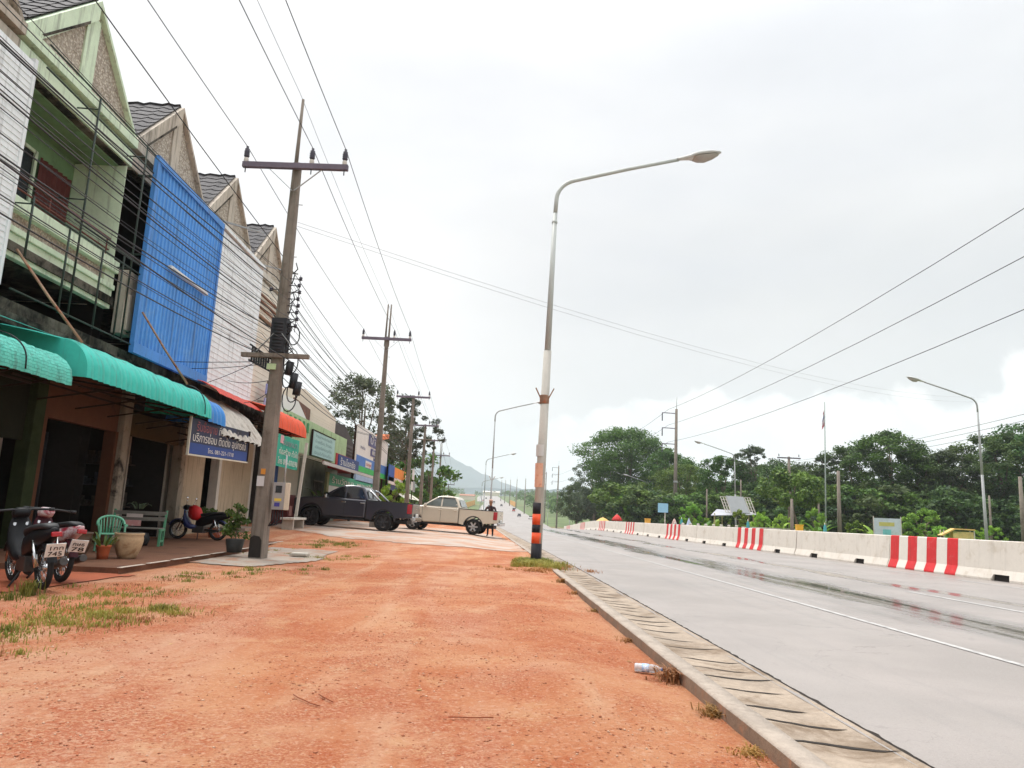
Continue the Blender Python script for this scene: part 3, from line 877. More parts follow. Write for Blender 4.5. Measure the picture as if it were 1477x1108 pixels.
def shophouse(y0, label, paint, gab, open_recess=True, upper='open'):
    y1 = y0 + 4.5; yc = (y0 + y1) / 2
    r = root('shophouse', label, 'shophouse', (XG, yc, 0.1), 'terrace of gabled shophouses')
    b = MB()
    for y in (y0 + .01, y1 - .16):
        b.box((-20, y, .1), (-10.3 if y > 17 and y < 18 else -9.72, y + .15, 10.1))
    b.box((-20.1, y0 + .01, .1), (-19.9, y1 - .01, 10.1))
    put(b.build('party_wall', M_plaster), r)
    b = MB()
    for z in (4.05, 9.32): b.box((-19.8, y0 + .17, z), (-9.66, y1 - .17, z + .22))
    b.box((-19.8, y0 + .17, 5.72), (-9.5, y1 - .17, 5.9))
    put(b.build('floor_slab', M_mould_slit), r)
    # gable: recessed pebble-dash triangle, rib and sloping bands
    za, ze = 12.32, 10.12
    b = MB(); b.prism([(y0 + .1, ze), (y1 - .1, ze), (yc, za - .1)], 'x', XG - .25, XG - .08)
    put(b.build('gable_wall', M_pebble), r)
    b = MB(); b.box((XG - .08, yc - .24, ze), (XG - .04, yc + .24, za - .42))
    put(b.build('gable_rib', gab), r)
    b = MB()
    for s in (-1, 1):
        e = yc + s * 2.25; k = 2.2 / 2.25
        wd = .5 if s < 0 else .12; b.prism([(e, ze), (e - s * wd, ze), (yc, za - wd * k), (yc, za)], 'x', XG - .2, XG + .05)
        if s < 0: b.prism([(e - s * .50, ze + .12), (e - s * .58, ze + .12), (yc + s * .3, za - .80), (yc + s * .3, za - .72)], 'x', XG - .08, XG + .055, 1)  # proud dark strip stands in for the shadow slit below the band
    put(b.build('gable_band', [gab, M_mould_slit]), r)
    # tiled roof, stepped rows with a wavy section
    b = MB()
    for s in (-1, 1):
        rows = 9
        for i in range(rows):
            ta, tb = i / rows, (i + 1) / rows
            n = 56; vs = []
            for t, up in ((ta, .05), (tb + .02, .02)):
                for q in range(n + 1):
                    x = -19.5 + (XG - .06 + 19.5) * q / n
                    w = .028 * math.sin(q * math.pi * .75)
                    vs.append((x, yc + s * 2.32 * (1 - t), ze - .03 + (za + .05 - ze) * t + up + w))
            b.add(vs, [(q, q + 1, n + 2 + q, n + 1 + q) for q in range(n)])
    put(b.build('roof', M_tile_r), r)
    # beams under the gable
    b = MB()
    b.box((XG - .2, y0 + .005, 9.86), (XG + .1, y1 - .005, 10.1)); b.box((XG - .2, y0 + .005, 9.36), (XG + .02, y1 - .005, 9.76)); b.box((XG - .25, y0 + .02, 9.76), (XG - .12, y1 - .02, 9.86))
    put(b.build('top_beam', paint), r)
    # ledge over the shop front
    b = MB(); b.box((XG - .3, y0 + .003, 4.28), (XG + .32, y1 - .003, 4.5)); b.box((XG - .3, y0 + .003, 4.5), (XG + .2, y1 - .003, 4.76))
    put(b.build('ledge', M_mould_slit), r)
    # deep walls behind the openings
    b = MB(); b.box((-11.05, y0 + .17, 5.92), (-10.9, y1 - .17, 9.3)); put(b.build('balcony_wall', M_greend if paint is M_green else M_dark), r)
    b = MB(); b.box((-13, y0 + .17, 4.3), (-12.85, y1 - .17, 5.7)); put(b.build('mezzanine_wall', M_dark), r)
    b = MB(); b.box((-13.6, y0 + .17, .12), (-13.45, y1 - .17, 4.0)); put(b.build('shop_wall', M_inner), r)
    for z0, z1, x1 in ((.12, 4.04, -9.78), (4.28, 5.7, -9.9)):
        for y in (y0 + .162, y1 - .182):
            b = MB(); b.box((-13.4, y, z0), (x1, y + .02, z1)); put(b.build('shade_lining', M_inner if z0 < 1 else M_dark), r)  # thin dark linings over the party walls, painting in interior shade
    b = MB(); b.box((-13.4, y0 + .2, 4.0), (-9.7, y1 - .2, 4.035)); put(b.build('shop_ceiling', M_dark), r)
    if upper == 'void':  # recess lined near-black in place of its shade
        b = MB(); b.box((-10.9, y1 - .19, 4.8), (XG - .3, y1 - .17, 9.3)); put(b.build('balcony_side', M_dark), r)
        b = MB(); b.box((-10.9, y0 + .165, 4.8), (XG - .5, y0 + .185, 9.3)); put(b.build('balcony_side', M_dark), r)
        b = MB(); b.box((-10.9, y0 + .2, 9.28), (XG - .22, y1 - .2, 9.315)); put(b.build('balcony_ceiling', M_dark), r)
    if upper == 'open':
        # balcony parapet: coping, pebble panel, lower band
        b = MB()
        b.box((XG - .1, y0 + .17, 6.5), (XG + .16, y1 - .17, 6.78)); b.box((XG - .06, y0 + .17, 6.08), (XG + .12, y1 - .17, 6.2)); b.box((XG - .1, y0 + .17, 5.62), (XG + .06, y1 - .17, 6.08))
        b.box((XG - .1, y0 + .17, 6.2), (XG + .07, y0 + .4, 6.5)); b.box((XG - .1, y1 - .6, 6.2), (XG + .07, y1 - .17, 6.5))
        put(b.build('parapet', paint, bevel=.012), r)
        b = MB(); b.box((XG - .08, y0 + .4, 6.2), (XG + .0, y1 - .6, 6.5)); put(b.build('parapet_panel', M_pebble), r)
        b = MB(); b.box((-10.9, y1 - .19, 5.92), (XG - .0, y1 - .17, 9.3)); put(b.build('balcony_side', paint), r)
        b = MB(); b.box((-10.9, y0 + .165, 5.92), (XG - .0, y0 + .185, 9.3)); put(b.build('balcony_side', paint), r)
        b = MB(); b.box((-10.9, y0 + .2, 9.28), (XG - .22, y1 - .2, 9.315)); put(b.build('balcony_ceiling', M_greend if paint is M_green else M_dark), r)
    return r

U0 = shophouse(8.55, 'shophouse with ribbed white siding at the left edge of the picture', M_plaster, M_plaster, upper='closed')
U1 = shophouse(13.05, 'mint green shophouse with an open top balcony and a pebble-dash gable', M_green, M_green)
U2 = shophouse(17.55, 'shophouse whose front is covered by the tall blue metal panel', M_plaster, M_plaster, upper='void')
U3 = shophouse(22.05, 'shophouse with the white siding panel, right of the blue panel', M_plaster, M_plaster, upper='closed')
U4 = shophouse(26.55, 'last shophouse of the gabled terrace, behind the near utility pole', M_white, M_plaster, upper='closed')

# U0 white siding
b = MB(); strips(b, -9.3, 8.6, 13.12, 4.95, 9.35, .115); b.box((-9.42, 13.08, 4.9), (-9.27, 13.16, 9.4))
put(b.build('siding', M_whites), U0)
# U1: window, door with curtain, railing, laundry pipes, frame of pipes
b = MB(); b.box((-10.9, 14.9, 7.0), (-10.86, 15.8, 8.75)); w = put(b.build('window', M_black), U1)
b = MB()
for y in (14.86, 15.8): b.box((-10.9, y - .04, 6.96), (-10.82, y + .06, 8.82))
b.box((-10.9, 14.9, 8.75), (-10.82, 15.8, 8.82)); b.box((-10.9, 14.9, 6.94), (-10.82, 15.8, 7.0))
f = put(b.build('window_frame', M_green), U1); f.parent = w; f.location = (0, 0, 0)
b = MB()
n = 24
vs = []; fs = []
for i in range(n + 1):
    y = 15.95 + 1.25 * i / n; x = -10.82 + .03 * math.sin(i * 1.7)
    vs += [(x, y, 5.95), (x, y, 8.75)]
for i in range(n): fs.append((2 * i, 2 * i + 2, 2 * i + 3, 2 * i + 1))
b.add(vs, fs, 0, True); put(b.build('door_curtain', M_curtain), U1)
b = MB(); b.tube([(-9.75, 13.3, 7.35), (-9.75, 17.3, 7.35)], .035, 8); b.tube([(-9.75, 13.3, 7.08), (-9.75, 17.3, 7.08)], .02, 6)
for y in (13.6, 14.9, 16.1, 17.2): b.tube([(-9.75, y, 6.75), (-9.75, y, 7.36)], .018, 6)
put(b.build('balcony_rail', mat('red_brown_rail', '#6b3a30', .7, .3, 5)), U1)
b = MB()
xf = -9.12
for y, z0, z1 in ((13.45, 5.55, 6.75), (14.7, 4.8, 6.6), (15.05, 4.8, 9.75), (16.0, 4.8, 6.6), (16.9, 4.8, 6.8), (17.25, 4.8, 9.75)):
    b.tube([(xf, y, z0), (xf, y, z1)], .022, 6)
for z, ya, yb in ((9.78, 13.2, 19.0), (9.3, 13.2, 17.9), (6.62, 13.4, 18.3), (6.85, 14.8, 18.3), (4.85, 13.2, 18.0)):
    b.tube([(xf, ya, z), (xf, yb, z)], .02, 6)
for y, z in ((15.05, 9.5), (17.25, 9.5), (17.25, 6.62), (13.45, 6.6), (15.05, 7.4)):
    b.tube([(xf, y, z), (-9.75, y, z + .02)], .016, 6)
put(b.build('pipe_frame', M_pipe), U1)
# U2: dirty stub wall of its balcony and the panel
b = MB(); b.box((-9.6, 17.62, 5.1), (-9.35, 18.15, 6.7)); b.box((-9.45, 17.7, 5.2), (-9.28, 17.95, 6.1)); put(b.build('balcony_stub', M_plaster, bevel=.02), U2)
b = MB(); corr(b, -9.1, 17.78, 22.2, 4.8, 9.7, .2, .035); put(b.build('blue_panel', M_blue), U2)
b = MB()
b.box((-9.14, 17.7, 9.62), (-9.02, 22.28, 9.8)); b.box((-9.14, 17.7, 4.66), (-9.02, 22.28, 4.92)); b.box((-9.14, 17.7, 4.92), (-9.03, 17.82, 9.62)); b.box((-9.14, 22.16, 4.92), (-9.03, 22.28, 9.62))
put(b.build('panel_trim', M_blued), U2)
b = MB()
for y in (17.9, 20, 22.1):
    for z in (5.2, 7.2, 9.3): b.beam((-9.6, y, z), (-9.13, y, z), .05)
put(b.build('panel_bracket', M_pipe), U2)
def rod_lamp(r, y, z, name='tube_lamp'):
    b = MB(); b.box((-9.02, y, z), (-8.93, y + 2.5, z + .09)); b.tube([(-8.92, y + .08, z + .02), (-8.92, y + 2.42, z + .02)], .02, 8)
    put(b.build(name, mat('lamp_batten', '#d5d5d2', .5, .05)), r)
rod_lamp(U2, 18.9, 7.2)
b = MB(); b.beam((-9.15, 22.2, 9.9), (-8.1, 23.2, 9.93), .05); b.beam((-9.15, 26.4, 9.9), (-8.1, 27.4, 9.93), .05); put(b.build('roof_bracket', mat('galvanised', '#9a9c9c', .5, .1)), U3)
b = MB(); strips(b, -9.12, 22.32, 26.5, 4.75, 9.75, .17, .014); b.box((-9.2, 22.3, 9.74), (-9.05, 26.55, 9.86)); b.box((-9.2, 22.3, 4.66), (-9.05, 26.55, 4.76)); put(b.build('siding_panel', M_whites), U3)
b = MB()
strips(b, -9.5, 26.6, 31.0, 4.78, 8.3, .2, .012); b.box((-9.6, 26.6, 8.3), (-9.4, 31.05, 9.36))
for z in (8.5, 8.75, 9.0): b.box((-9.4, 26.6, z), (-9.34, 31.0, z + .07), 1)
put(b.build('siding_panel', [mat('cream_siding', '#d8cfc0', .7, .05), mat('brown_batten', '#7a5540', .8, .2)]), U4)
# ground floor fronts
def lintel(r, y0, y1, z0, z1, m, x=-9.45, d=.16): b = MB(); b.box((x - d, y0, z0), (x, y1, z1)); return put(b.build('lintel', m, bevel=.01), r)
def col(r, y, m, w=.28, x=-9.3, z1=4.26, z0=.1): b = MB(); b.box((x - .3, y - w / 2, z0), (x, y + w / 2, z1)); return put(b.build('column', m, bevel=.015), r)
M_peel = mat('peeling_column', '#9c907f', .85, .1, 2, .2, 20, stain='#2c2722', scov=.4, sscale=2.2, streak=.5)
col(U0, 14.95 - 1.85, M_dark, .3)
lintel(U1, 13.2, 14.75, 2.2, 4.0, mat('shaded_olive_plaster', '#24241a', .85, .2, 1, spec=.03)); col(U1, 14.95, mat('shaded_green_yellow_column', '#333b25', .85, .2, 2, spec=.05, stain='#2b3219', scov=.4), .34)  # lintel and column colours darkened to hold the awning shade
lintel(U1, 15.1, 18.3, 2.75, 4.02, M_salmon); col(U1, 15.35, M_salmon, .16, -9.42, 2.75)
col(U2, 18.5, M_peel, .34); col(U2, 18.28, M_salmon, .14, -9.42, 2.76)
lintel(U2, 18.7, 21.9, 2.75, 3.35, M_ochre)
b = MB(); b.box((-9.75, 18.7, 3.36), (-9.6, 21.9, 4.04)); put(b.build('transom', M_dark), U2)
b = MB(); b.beam((-10.2, 20.5, .1), (-10.2, 20.5, 3.2), .06); put(b.build('door_post', M_plaster), U2)
col(U2, 22.0, M_peel, .3)
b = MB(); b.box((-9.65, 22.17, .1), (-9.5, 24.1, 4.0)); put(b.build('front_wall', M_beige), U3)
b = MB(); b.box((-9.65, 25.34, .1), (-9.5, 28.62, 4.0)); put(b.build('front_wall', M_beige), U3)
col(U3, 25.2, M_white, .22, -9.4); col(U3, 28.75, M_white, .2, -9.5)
b = MB(); b.box((-10.5, 24.12, 3.1), (-9.66, 25.2, 4.0)); put(b.build('transom', M_dark), U3)
b = MB(); b.box((-11.2, 17.28, .12), (-10.5, 17.31, 2.6)); put(b.build('inner_door', mat('grey_door', '#3f4245', .8, .2, spec=.05)), U1)
b = MB(); b.box((-11.1, 17.26, 1.25), (-10.65, 17.275, 2.2)); put(b.build('poster', mat('blue_poster', '#39486a', .7, .3, 3, spec=.05)), U1)
b = MB(); b.beam((-11.5, 17.2, .1), (-11.5, 17.2, 3.4), .05); put(b.build('door_post', M_plaster), U1)
for i, (zz, cc) in enumerate(((.9, '#4d463c'), (1.5, '#3a3c40'), (2.1, '#4a4038'))):
    b = MB(); b.box((-12.9, 21.5, zz), (-10.6, 21.84, zz + .04))
    for q in range(9): b.box((-12.8 + q * .24, 21.56, zz + .04), (-12.64 + q * .24, 21.8, zz + .14 + .3 * rnd.random()))
    put(b.build('shelf', mat('shelf_goods', cc, .8, .5, 9, spec=.1)), U2)
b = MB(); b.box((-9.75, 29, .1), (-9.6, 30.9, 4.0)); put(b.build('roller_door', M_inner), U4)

# ------------------------------------------------------------------ awnings
def awning(label, y0, y1, prof_, m, per=.16, amp=.02, endcap=None, frame_=True, scal=0.0):
    """corrugated sheet bent along prof_ = [(x, z), ...] from wall to lip"""
    r = root('awning', label, 'awning', (prof_[0][0], (y0 + y1) / 2, prof_[0][1]), 'sheet metal awnings of the shops')
    n = max(4, int((y1 - y0) / per * 4)); vs = []; fs = []; k = len(prof_)
    for j in range(n + 1):
        y = y0 + (y1 - y0) * j / n; w = amp * ((-.6, .5, .6, .5)[j % 4] + .3 * math.sin(j * .37))
        for i, (x, z) in enumerate(prof_):
            a = prof_[max(0, i - 1)]; c = prof_[min(k - 1, i + 1)]
            nx, nz = -(c[1] - a[1]), (c[0] - a[0]); L = math.hypot(nx, nz)
            ww = w + scal * ((i % 2) - .5) * (.6 + .4 * math.sin(j * 1.3))
            vs.append((x + nx / L * ww, y, z + nz / L * ww))
    for j in range(n):
        for i in range(k - 1):
            a = j * k + i
            fs.append((a, a + 1, a + k + 1, a + k))
    b = MB(); b.add(vs, fs, 0, True)
    put(b.build('sheet', m, recalc=False), r)
    for y in endcap or ():
        b = MB(); b.prism([(prof_[0][0], prof_[-1][1] + .1)] + prof_, 'y', y - .01, y + .01)
        put(b.build('end_cap', m), r)
    if frame_:
        b = MB(); y = y0 + .1
        while y <= y1:
            b.beam((prof_[0][0], y, prof_[-1][1] + .25), (prof_[-1][0] - .08, y, prof_[-1][1] + .03), .035)
            b.beam((prof_[0][0], y, prof_[-1][1] - .25), (prof_[-1][0] - .25, y, prof_[-1][1] + .02), .03); y += 1.35
        for x in (-8.9, -8.3, prof_[-1][0] - .06): b.beam((x, y0, prof_[-1][1] + .02), (x, y1, prof_[-1][1] + .02), .035)
        put(b.build('bracket', M_woodd), r)
    return r
def bull(x0, z0, x1, z1, rad=.62, n=9):
    """shallow slope then a rounded nose"""
    out = [(x0, z0), (x0 + (x1 - rad - x0) * .5, z0 - .1), (x1 - rad, z0 - .22)]
    zt = z0 - .22
    for i in range(1, n + 1):
        t = math.pi / 2 * i / n
        out.append((x1 - rad + rad * math.sin(t), zt - (zt - z1 - .12) * (1 - math.cos(t))))
    out.append((x1 + .01, z1))
    return out
M_turq = corr_mat('turquoise_sheet', '#3fc2b2', .5, '#30aa9e', .3)
M_turqo = corr_mat('faded_turquoise_sheet', '#62cbb9', .6, '#42b0a1', .35)
_t = M_turqo.node_tree; _bk = _t.nodes.new('ShaderNodeTexBrick'); _g = _t.nodes.new('ShaderNodeNewGeometry'); _sp = _t.nodes.new('ShaderNodeSeparateXYZ'); _cb = _t.nodes.new('ShaderNodeCombineXYZ'); _bp = _t.nodes.new('ShaderNodeBump')
_t.links.new(_g.outputs['Position'], _sp.inputs[0]); _t.links.new(_sp.outputs[1], _cb.inputs[0]); _t.links.new(_sp.outputs[2], _cb.inputs[1]); _t.links.new(_cb.outputs[0], _bk.inputs['Vector'])
_bk.inputs['Scale'].default_value = 4.5; _bk.inputs['Mortar Size'].default_value = .03; _bk.inputs['Mortar Smooth'].default_value = .6; _bp.inputs['Strength'].default_value = 1.0; _bp.inputs['Distance'].default_value = .05
_t.links.new(_bk.outputs['Fac'], _bp.inputs['Height']); _bp.invert = True; _t.links.new(_bp.outputs[0], _t.nodes['Principled BSDF'].inputs['Normal'])
M_skyb = corr_mat('sky_blue_sheet', '#2f83cf', .45)
M_greys = corr_mat('bleached_grey_sheet', '#b9b1a6', .7, '#85786a', .4)
M_oran = corr_mat('orange_sheet', '#e2532a', .5, '#c9431f', .3)
M_redo = corr_mat('red_orange_sheet', '#cf3b22', .5)
A1 = awning('older scaly turquoise awning at the left edge, hung a little lower than its neighbour', 7.5, 12.95, bull(-9.28, 3.86, -7.62, 3.06, .6), M_turqo, .24, .03, scal=.03)
A2 = awning('long bright turquoise awning with a rounded nose, below the blue panel', 13.3, 19.2, bull(-9.28, 4.2, -7.55, 3.28, .55), M_turq, .21, .036, endcap=(13.3, 19.2))
b = MB(); b.add([(-9.28, 9, 4.3), (-9.28, 13.28, 4.34), (-8.1, 13.28, 3.98), (-8.5, 9, 4.02)], [(0, 1, 2, 3)]); put(b.build('flashing', M_turq, recalc=False), A1)
for yy in (11.6, 18.6):
    rr_ = A1 if yy < 13 else A2
    p = bull(-9.28, 3.89, -7.58, 3.07, .6) if yy < 13 else bull(-9.28, 4.24, -7.5, 3.3, .55)
    b = MB(); b.tube([(x + .015, yy, z + .03) for x, z in p], .014, 5); put(b.build('tie_strap', M_black), rr_)
awning('short sky-blue awning squeezed between the turquoise and the grey one', 19.25, 20.4, bull(-9.25, 4.1, -7.62, 3.22, .5), M_skyb, .3, .035, endcap=(20.4,))
awning('bleached grey sheet awning sagging above the blue signboard', 20.45, 24.3, [(-9.25, 4.4), (-8.75, 4.15), (-8.3, 3.85), (-7.92, 3.4), (-7.62, 2.98)], M_greys, .42, .06)
awning('flat red-orange awning sheet behind the grey awning', 21.6, 25.6, [(-9.25, 4.74), (-8.85, 4.66), (-8.45, 4.45), (-8.3, 4.3)], M_redo, .16, .015, frame_=False)
awning('bright orange rounded awning right of the near utility pole', 25.4, 29.4, bull(-9.25, 4.75, -7.75, 3.82, .45), M_oran, .17, .026, endcap=(29.4,))
def stay(label, p, q):
    b = MB(); b.tube([p, Vector(p).lerp(Vector(q), .5) + Vector((0, 0, -.03)), q], .026, 7)
    o = b.build('stay_rod', M_rust); tag(o, label, 'stay rod', 'awning stay rods')
stay('rusty stay rod slanting across the mint green shophouse to the turquoise awning', (-9.28, 13.45, 5.68), (-7.75, 13.35, 3.93))
stay('grey-brown stay rod slanting across the lower corner of the blue panel', (-9.0, 17.85, 5.7), (-7.75, 18.0, 3.98))

# ------------------------------------------------------------------ signs of the shops
M_sb = mat('dark_blue_signboard', '#1f2648', .55, .2, .9, stain='#221d28', scov=.5, sscale=.8)
M_sbl = mat('blue_sign_strip', '#1f3f88', .55, .12)
M_frame = mat('sign_frame', '#cfc9b8', .7, .1, 3)
M_lw = mat('pale_lettering', '#d9d6cf', .6, .05)
M_lp = mat('pinkish_lettering', '#9c5a5c', .7, .2, 3)
M_lg = mat('greyed_lettering', '#8d8890', .7, .2, 3)
sg = thing('shop_signboard', 'dark blue hanging signboard with worn Thai lettering under the blue and grey awnings', 'sign', (-7.72, 18.45, 2.3), 0, rot=(R(1.3), 0, 0))
b = MB(); b.box((-.03, 0, .02), (0, 4.3, .92)); b.build('panel', M_sb, sg)
b = MB(); b.box((0, .05, .03), (.006, 4.25, .3)); b.build('blue_strip', M_sbl, sg)
b = MB(); b.box((-.035, -.05, -.02), (.02, 4.35, .02)); b.box((-.035, -.05, .02), (.02, 0, .95)); b.box((-.035, 4.3, .02), (.02, 4.36, .95), 1); b.build('frame', [M_frame, M_woodd], sg)
lettering('รับซื้อขาย', .32, M_lp, sg, (.008, .35, .62), FACE_X, width=1.35)
lettering('ที่ดิน', .3, M_lw, sg, (.008, 1.85, .62), FACE_X, width=.55)
lettering('บ้าน จำนอง', .3, M_lg, sg, (.008, 2.6, .6), FACE_X, width=1.4)
lettering('บริการซ่อม ติดตั้ง อุปกรณ์', .3, M_lw, sg, (.008, .15, .35), FACE_X, width=3.9)
lettering('โทร. 081-221-1718', .16, M_lw, sg, (.011, 1.2, .1), FACE_X, width=1.9)
sg = thing('shop_banner', 'turquoise green banner with white Thai lettering hanging under the orange awning', 'sign', (-7.74, 25.75, 2.5))
b = MB(); n = 14; vs = []
for i in range(n + 1):
    y = 2.75 * i / n; w = .02 * math.sin(i * 1.1)
    vs += [(w, y, 0), (w, y, 1.12)]
b.add(vs, [(2 * i, 2 * i + 2, 2 * i + 3, 2 * i + 1) for i in range(n)], 0, True); b.build('cloth', mat('turquoise_banner', '#2c9e86', .6, .12, 2.5), sg, recalc=False)
lettering('รับเหมา', .3, M_lg, sg, (.03, .5, .78), FACE_X, width=1.9)
lettering('ก่อสร้าง ทั่วไป', .28, M_lw, sg, (.03, .15, .44), FACE_X, width=2.45)
lettering('โทร 084-076598', .28, M_lw, sg, (.03, .12, .1), FACE_X, width=2.5)
b = MB(); b.box((.022, .25, .82), (.026, .62, 1.1)); b.build('pink_emblem', mat('pink_print', '#d9a0a8', .6, .2, 5), sg)

# ------------------------------------------------------------------ shops further along on the left
M_cream = mat('cream_house_wall', '#d9cdbb', .8, .05, .5, stain='#c2b39d', scov=.35)
M_lgreen = corr_mat('light_green_sheet', '#b3c79c', .6, '#9db587', .3)
hs = root('cream_house', 'cream house with an angled white wall behind the green sheet front', 'house', (-10, 38, .3))
b = MB(); b.prism([(32, .3), (43.3, .3), (43.3, 6.3), (40.5, 6.6), (36, 6.85), (32, 6.2)], 'x', -19, -9.75); put(b.build('wall', M_cream), hs)
b = MB(); b.prism([(34.0, 5.05), (37.3, 5.05), (37.3, 6.0), (34.2, 6.15)], 'x', -9.75, -9.72); put(b.build('window', mat('brown_opening', '#6b4a3c', .8, .3, 2, stain='#b0705a', scov=.35)), hs)
b = MB(); b.prism([(31.6, 5.0), (36.9, 4.95), (34.2, 5.95), (31.8, 5.9)], 'x', -9.6, -9.5); put(b.build('white_canopy', mat('white_tarp', '#e2e0da', .6, .04)), hs)
b = MB(); strips(b, -9.74, 37.4, 43.2, 4.6, 6.1, .14, .01); put(b.build('siding', M_cream), hs)
sh = root('corner_shop', 'low shop with a light green corrugated front above a dark lean-to roof', 'shop', (-9.4, 36.5, .3))
b = MB(); corr(b, -9.1, 30.6, 43.6, 3.55, 5.15, .22, .04); put(b.build('green_front', M_lgreen), sh)
b = MB()
for i in range(5): b.box((-9.05, 31.4 + i * .75, 4.55), (-9.03, 31.7 + i * .75, 5.0))
put(b.build('front_patch', mat('green_patch', '#3f8f55', .6, .15)), sh)
b = MB(); b.box((-12, 36.3, .36), (-9.45, 43.5, 3.5)); put(b.build('wall', mat('grey_green_wall', '#8d9284', .85, .15, 1, stain='#6a6c60', scov=.4)), sh)
b = MB(); b.box((-13, 30.8, .36), (-12.6, 36.3, 3.5)); put(b.build('inner_wall', mat('olive_inner_wall', '#6d7a5d', .9, .2, .8)), sh)
b = MB(); b.box((-9.45, 38.2, 1.2), (-9.42, 39.8, 2.45)); w = put(b.build('window', M_black), sh)
b = MB()
for i in range(8): b.box((-9.42, 38.2 + i * .22, 1.2), (-9.4, 38.23 + i * .22, 2.45))
b.box((-9.43, 38.15, 2.45), (-9.38, 39.85, 2.52)); g_ = put(b.build('window_grille', M_white), sh); g_.parent = w; g_.location = (0, 0, 0)
b = MB()
b.add([(-9.2, 29.2, 3.5), (-9.2, 42.2, 3.5), (-6.9, 42.2, 2.9), (-6.9, 29.2, 2.9)], [(0, 1, 2, 3)]); b.add([(-9.2, 29.2, 3.44), (-9.2, 42.2, 3.44), (-6.9, 42.2, 2.84), (-6.9, 29.2, 2.84)], [(3, 2, 1, 0)])
b.box((-6.95, 29.2, 2.82), (-6.88, 42.2, 2.95), 1)
b.beam((-7.75, 28.9, .2), (-7.55, 28.9, 3.6), .1, mi=2)
put(b.build('lean_to_roof', [M_woodd, mat('pale_fascia', '#b9b2ad', .6, .1), M_white]), sh)
b = MB(); b.box((-11, 40.9, 3.3), (-9.02, 46.6, 4.15)); put(b.build('red_fascia', mat('red_fascia', '#a51c22', .6, .15)), sh)
sb = root('signboard', 'pale blue-green signboard with faint lines of writing on the green sheet front', 'sign', (-8.95, 35.2, 3.6))
b = MB(); b.box((-9.0, 35.2, 3.6), (-8.94, 40.0, 4.75)); put(b.build('panel', mat('pale_aqua_board', '#a9c6bf', .6, .08, .8)), sb)
b = MB(); b.box((-9.01, 35.12, 3.55), (-8.92, 35.2, 4.8)); b.box((-9.01, 35.12, 4.75), (-8.92, 40.05, 4.8)); put(b.build('frame', M_woodd), sb)
M_faint = mat('faint_lettering', '#84a3a0', .6, .1)
for i, t in enumerate(['ร้านอาหารตามสั่ง', 'ก๋วยเตี๋ยว ข้าวผัด', 'เปิดบริการทุกวัน', 'ยินดีต้อนรับ']): lettering(t, .2, M_faint, sb, (.015, .5, .9 - .27 * i), FACE_X, width=3.6)
sb = root('signboard', 'small blue and white name board on the edge of the dark lean-to roof', 'sign', (-7.0, 33.3, 2.98))
b = MB(); b.box((-7.02, 32.2, 2.97), (-6.97, 36.8, 3.45)); put(b.build('panel', mat('navy_board', '#2c3f74', .6, .1)), sb)
lettering('ร้านโชคชัย', .4, M_lw, sb, (.04, -.8, .05), FACE_X, width=3.3)
dg_ = root('dark_shed', 'dark brown slatted shed with a sloping roof left of the white billboard', 'shed', (-10.5, 48, .3))
b = MB(); b.prism([(44, .36), (52.3, .36), (52.3, 5.3), (48, 6.5), (44, 6.2)], 'x', -16, -10.2)
put(b.build('wall', mat('dark_shed_wall', '#4a4340', .85, .2, 1)), dg_)
b = MB(); strips(b, -10.18, 46.2, 52.2, 3.8, 5.4, .22, .05); put(b.build('louvre', mat('shed_louvre', '#57504d', .8, .2)), dg_)

def bb_quad(b, x, y0, y1, z0, z1, mi): b.box((x, y0, z0), (x + .012, y1, z1), mi)
bb = root('billboard', 'large white printed billboard with a blue and a green stripe behind the second utility pole', 'billboard', (-8.55, 50, .3))
b = MB(); b.box((-8.62, 44.0, 3.4), (-8.52, 56.0, 6.15)); put(b.build('panel', mat('white_print', '#dcd6d0', .5, .05, .6)), bb)
b = MB(); b.box((-8.52, 44, 3.75), (-8.505, 56, 4.35)); put(b.build('blue_stripe', mat('print_blue', '#4272b8', .5, .12)), bb)
b = MB(); b.box((-8.52, 44, 3.4), (-8.505, 56, 3.75)); put(b.build('green_stripe', mat('print_green', '#30ac50', .5, .12)), bb)
M_purp = mat('print_purple', '#4d4a78', .5, .2, 3)
b = MB(); b.box((-8.5, 47.6, 5.2), (-8.49, 52.2, 5.95)); b.box((-8.5, 48.6, 4.62), (-8.49, 52.4, 5.1)); b.box((-8.5, 49.9, 4.38), (-8.49, 52.4, 4.56)); put(b.build('purple_block', M_purp), bb)
lettering('ป้าย', .7, M_lw, bb, (.075, -2.0, 5.08), FACE_X, width=3.2); lettering('พิมพ์', .45, M_lw, bb, (.075, -1.0, 4.42), FACE_X, width=2.6)
b = MB(); b.beam((-8.6, 51.5, 6.1), (-8.6, 54.5, 6.5), .7, .3); put(b.build('orange_topper', mat('orange_sheet_topper', '#dd7a45', .6, .1)), bb)
lettering('งานด่วน', .28, M_purp, bb, (.05, -5.0, 4.5), FACE_X, width=1.6)
b = MB(); b.box((-8.5, 47.0, 3.78), (-8.49, 49.2, 4.2)); put(b.build('white_label', mat('label_white', '#d8d5d2', .5, .1, 4)), bb)
lettering('ราคาถูก', .3, mat('print_red', '#b5403a', .5, .1), bb, (.07, -2.8, 3.58), FACE_X, width=1.8)
b = MB()
for y in (44.4, 50, 55.6): b.beam((-8.75, y, .2), (-8.75, y, 6.1), .14)
put(b.build('post', M_woodd), bb)
b = MB(); b.box((-8.6, 44.2, 2.8), (-8.5, 52.5, 3.36)); put(b.build('lower_panel', mat('hazy_print', '#93a9c4', .5, .15, 1.5)), bb)

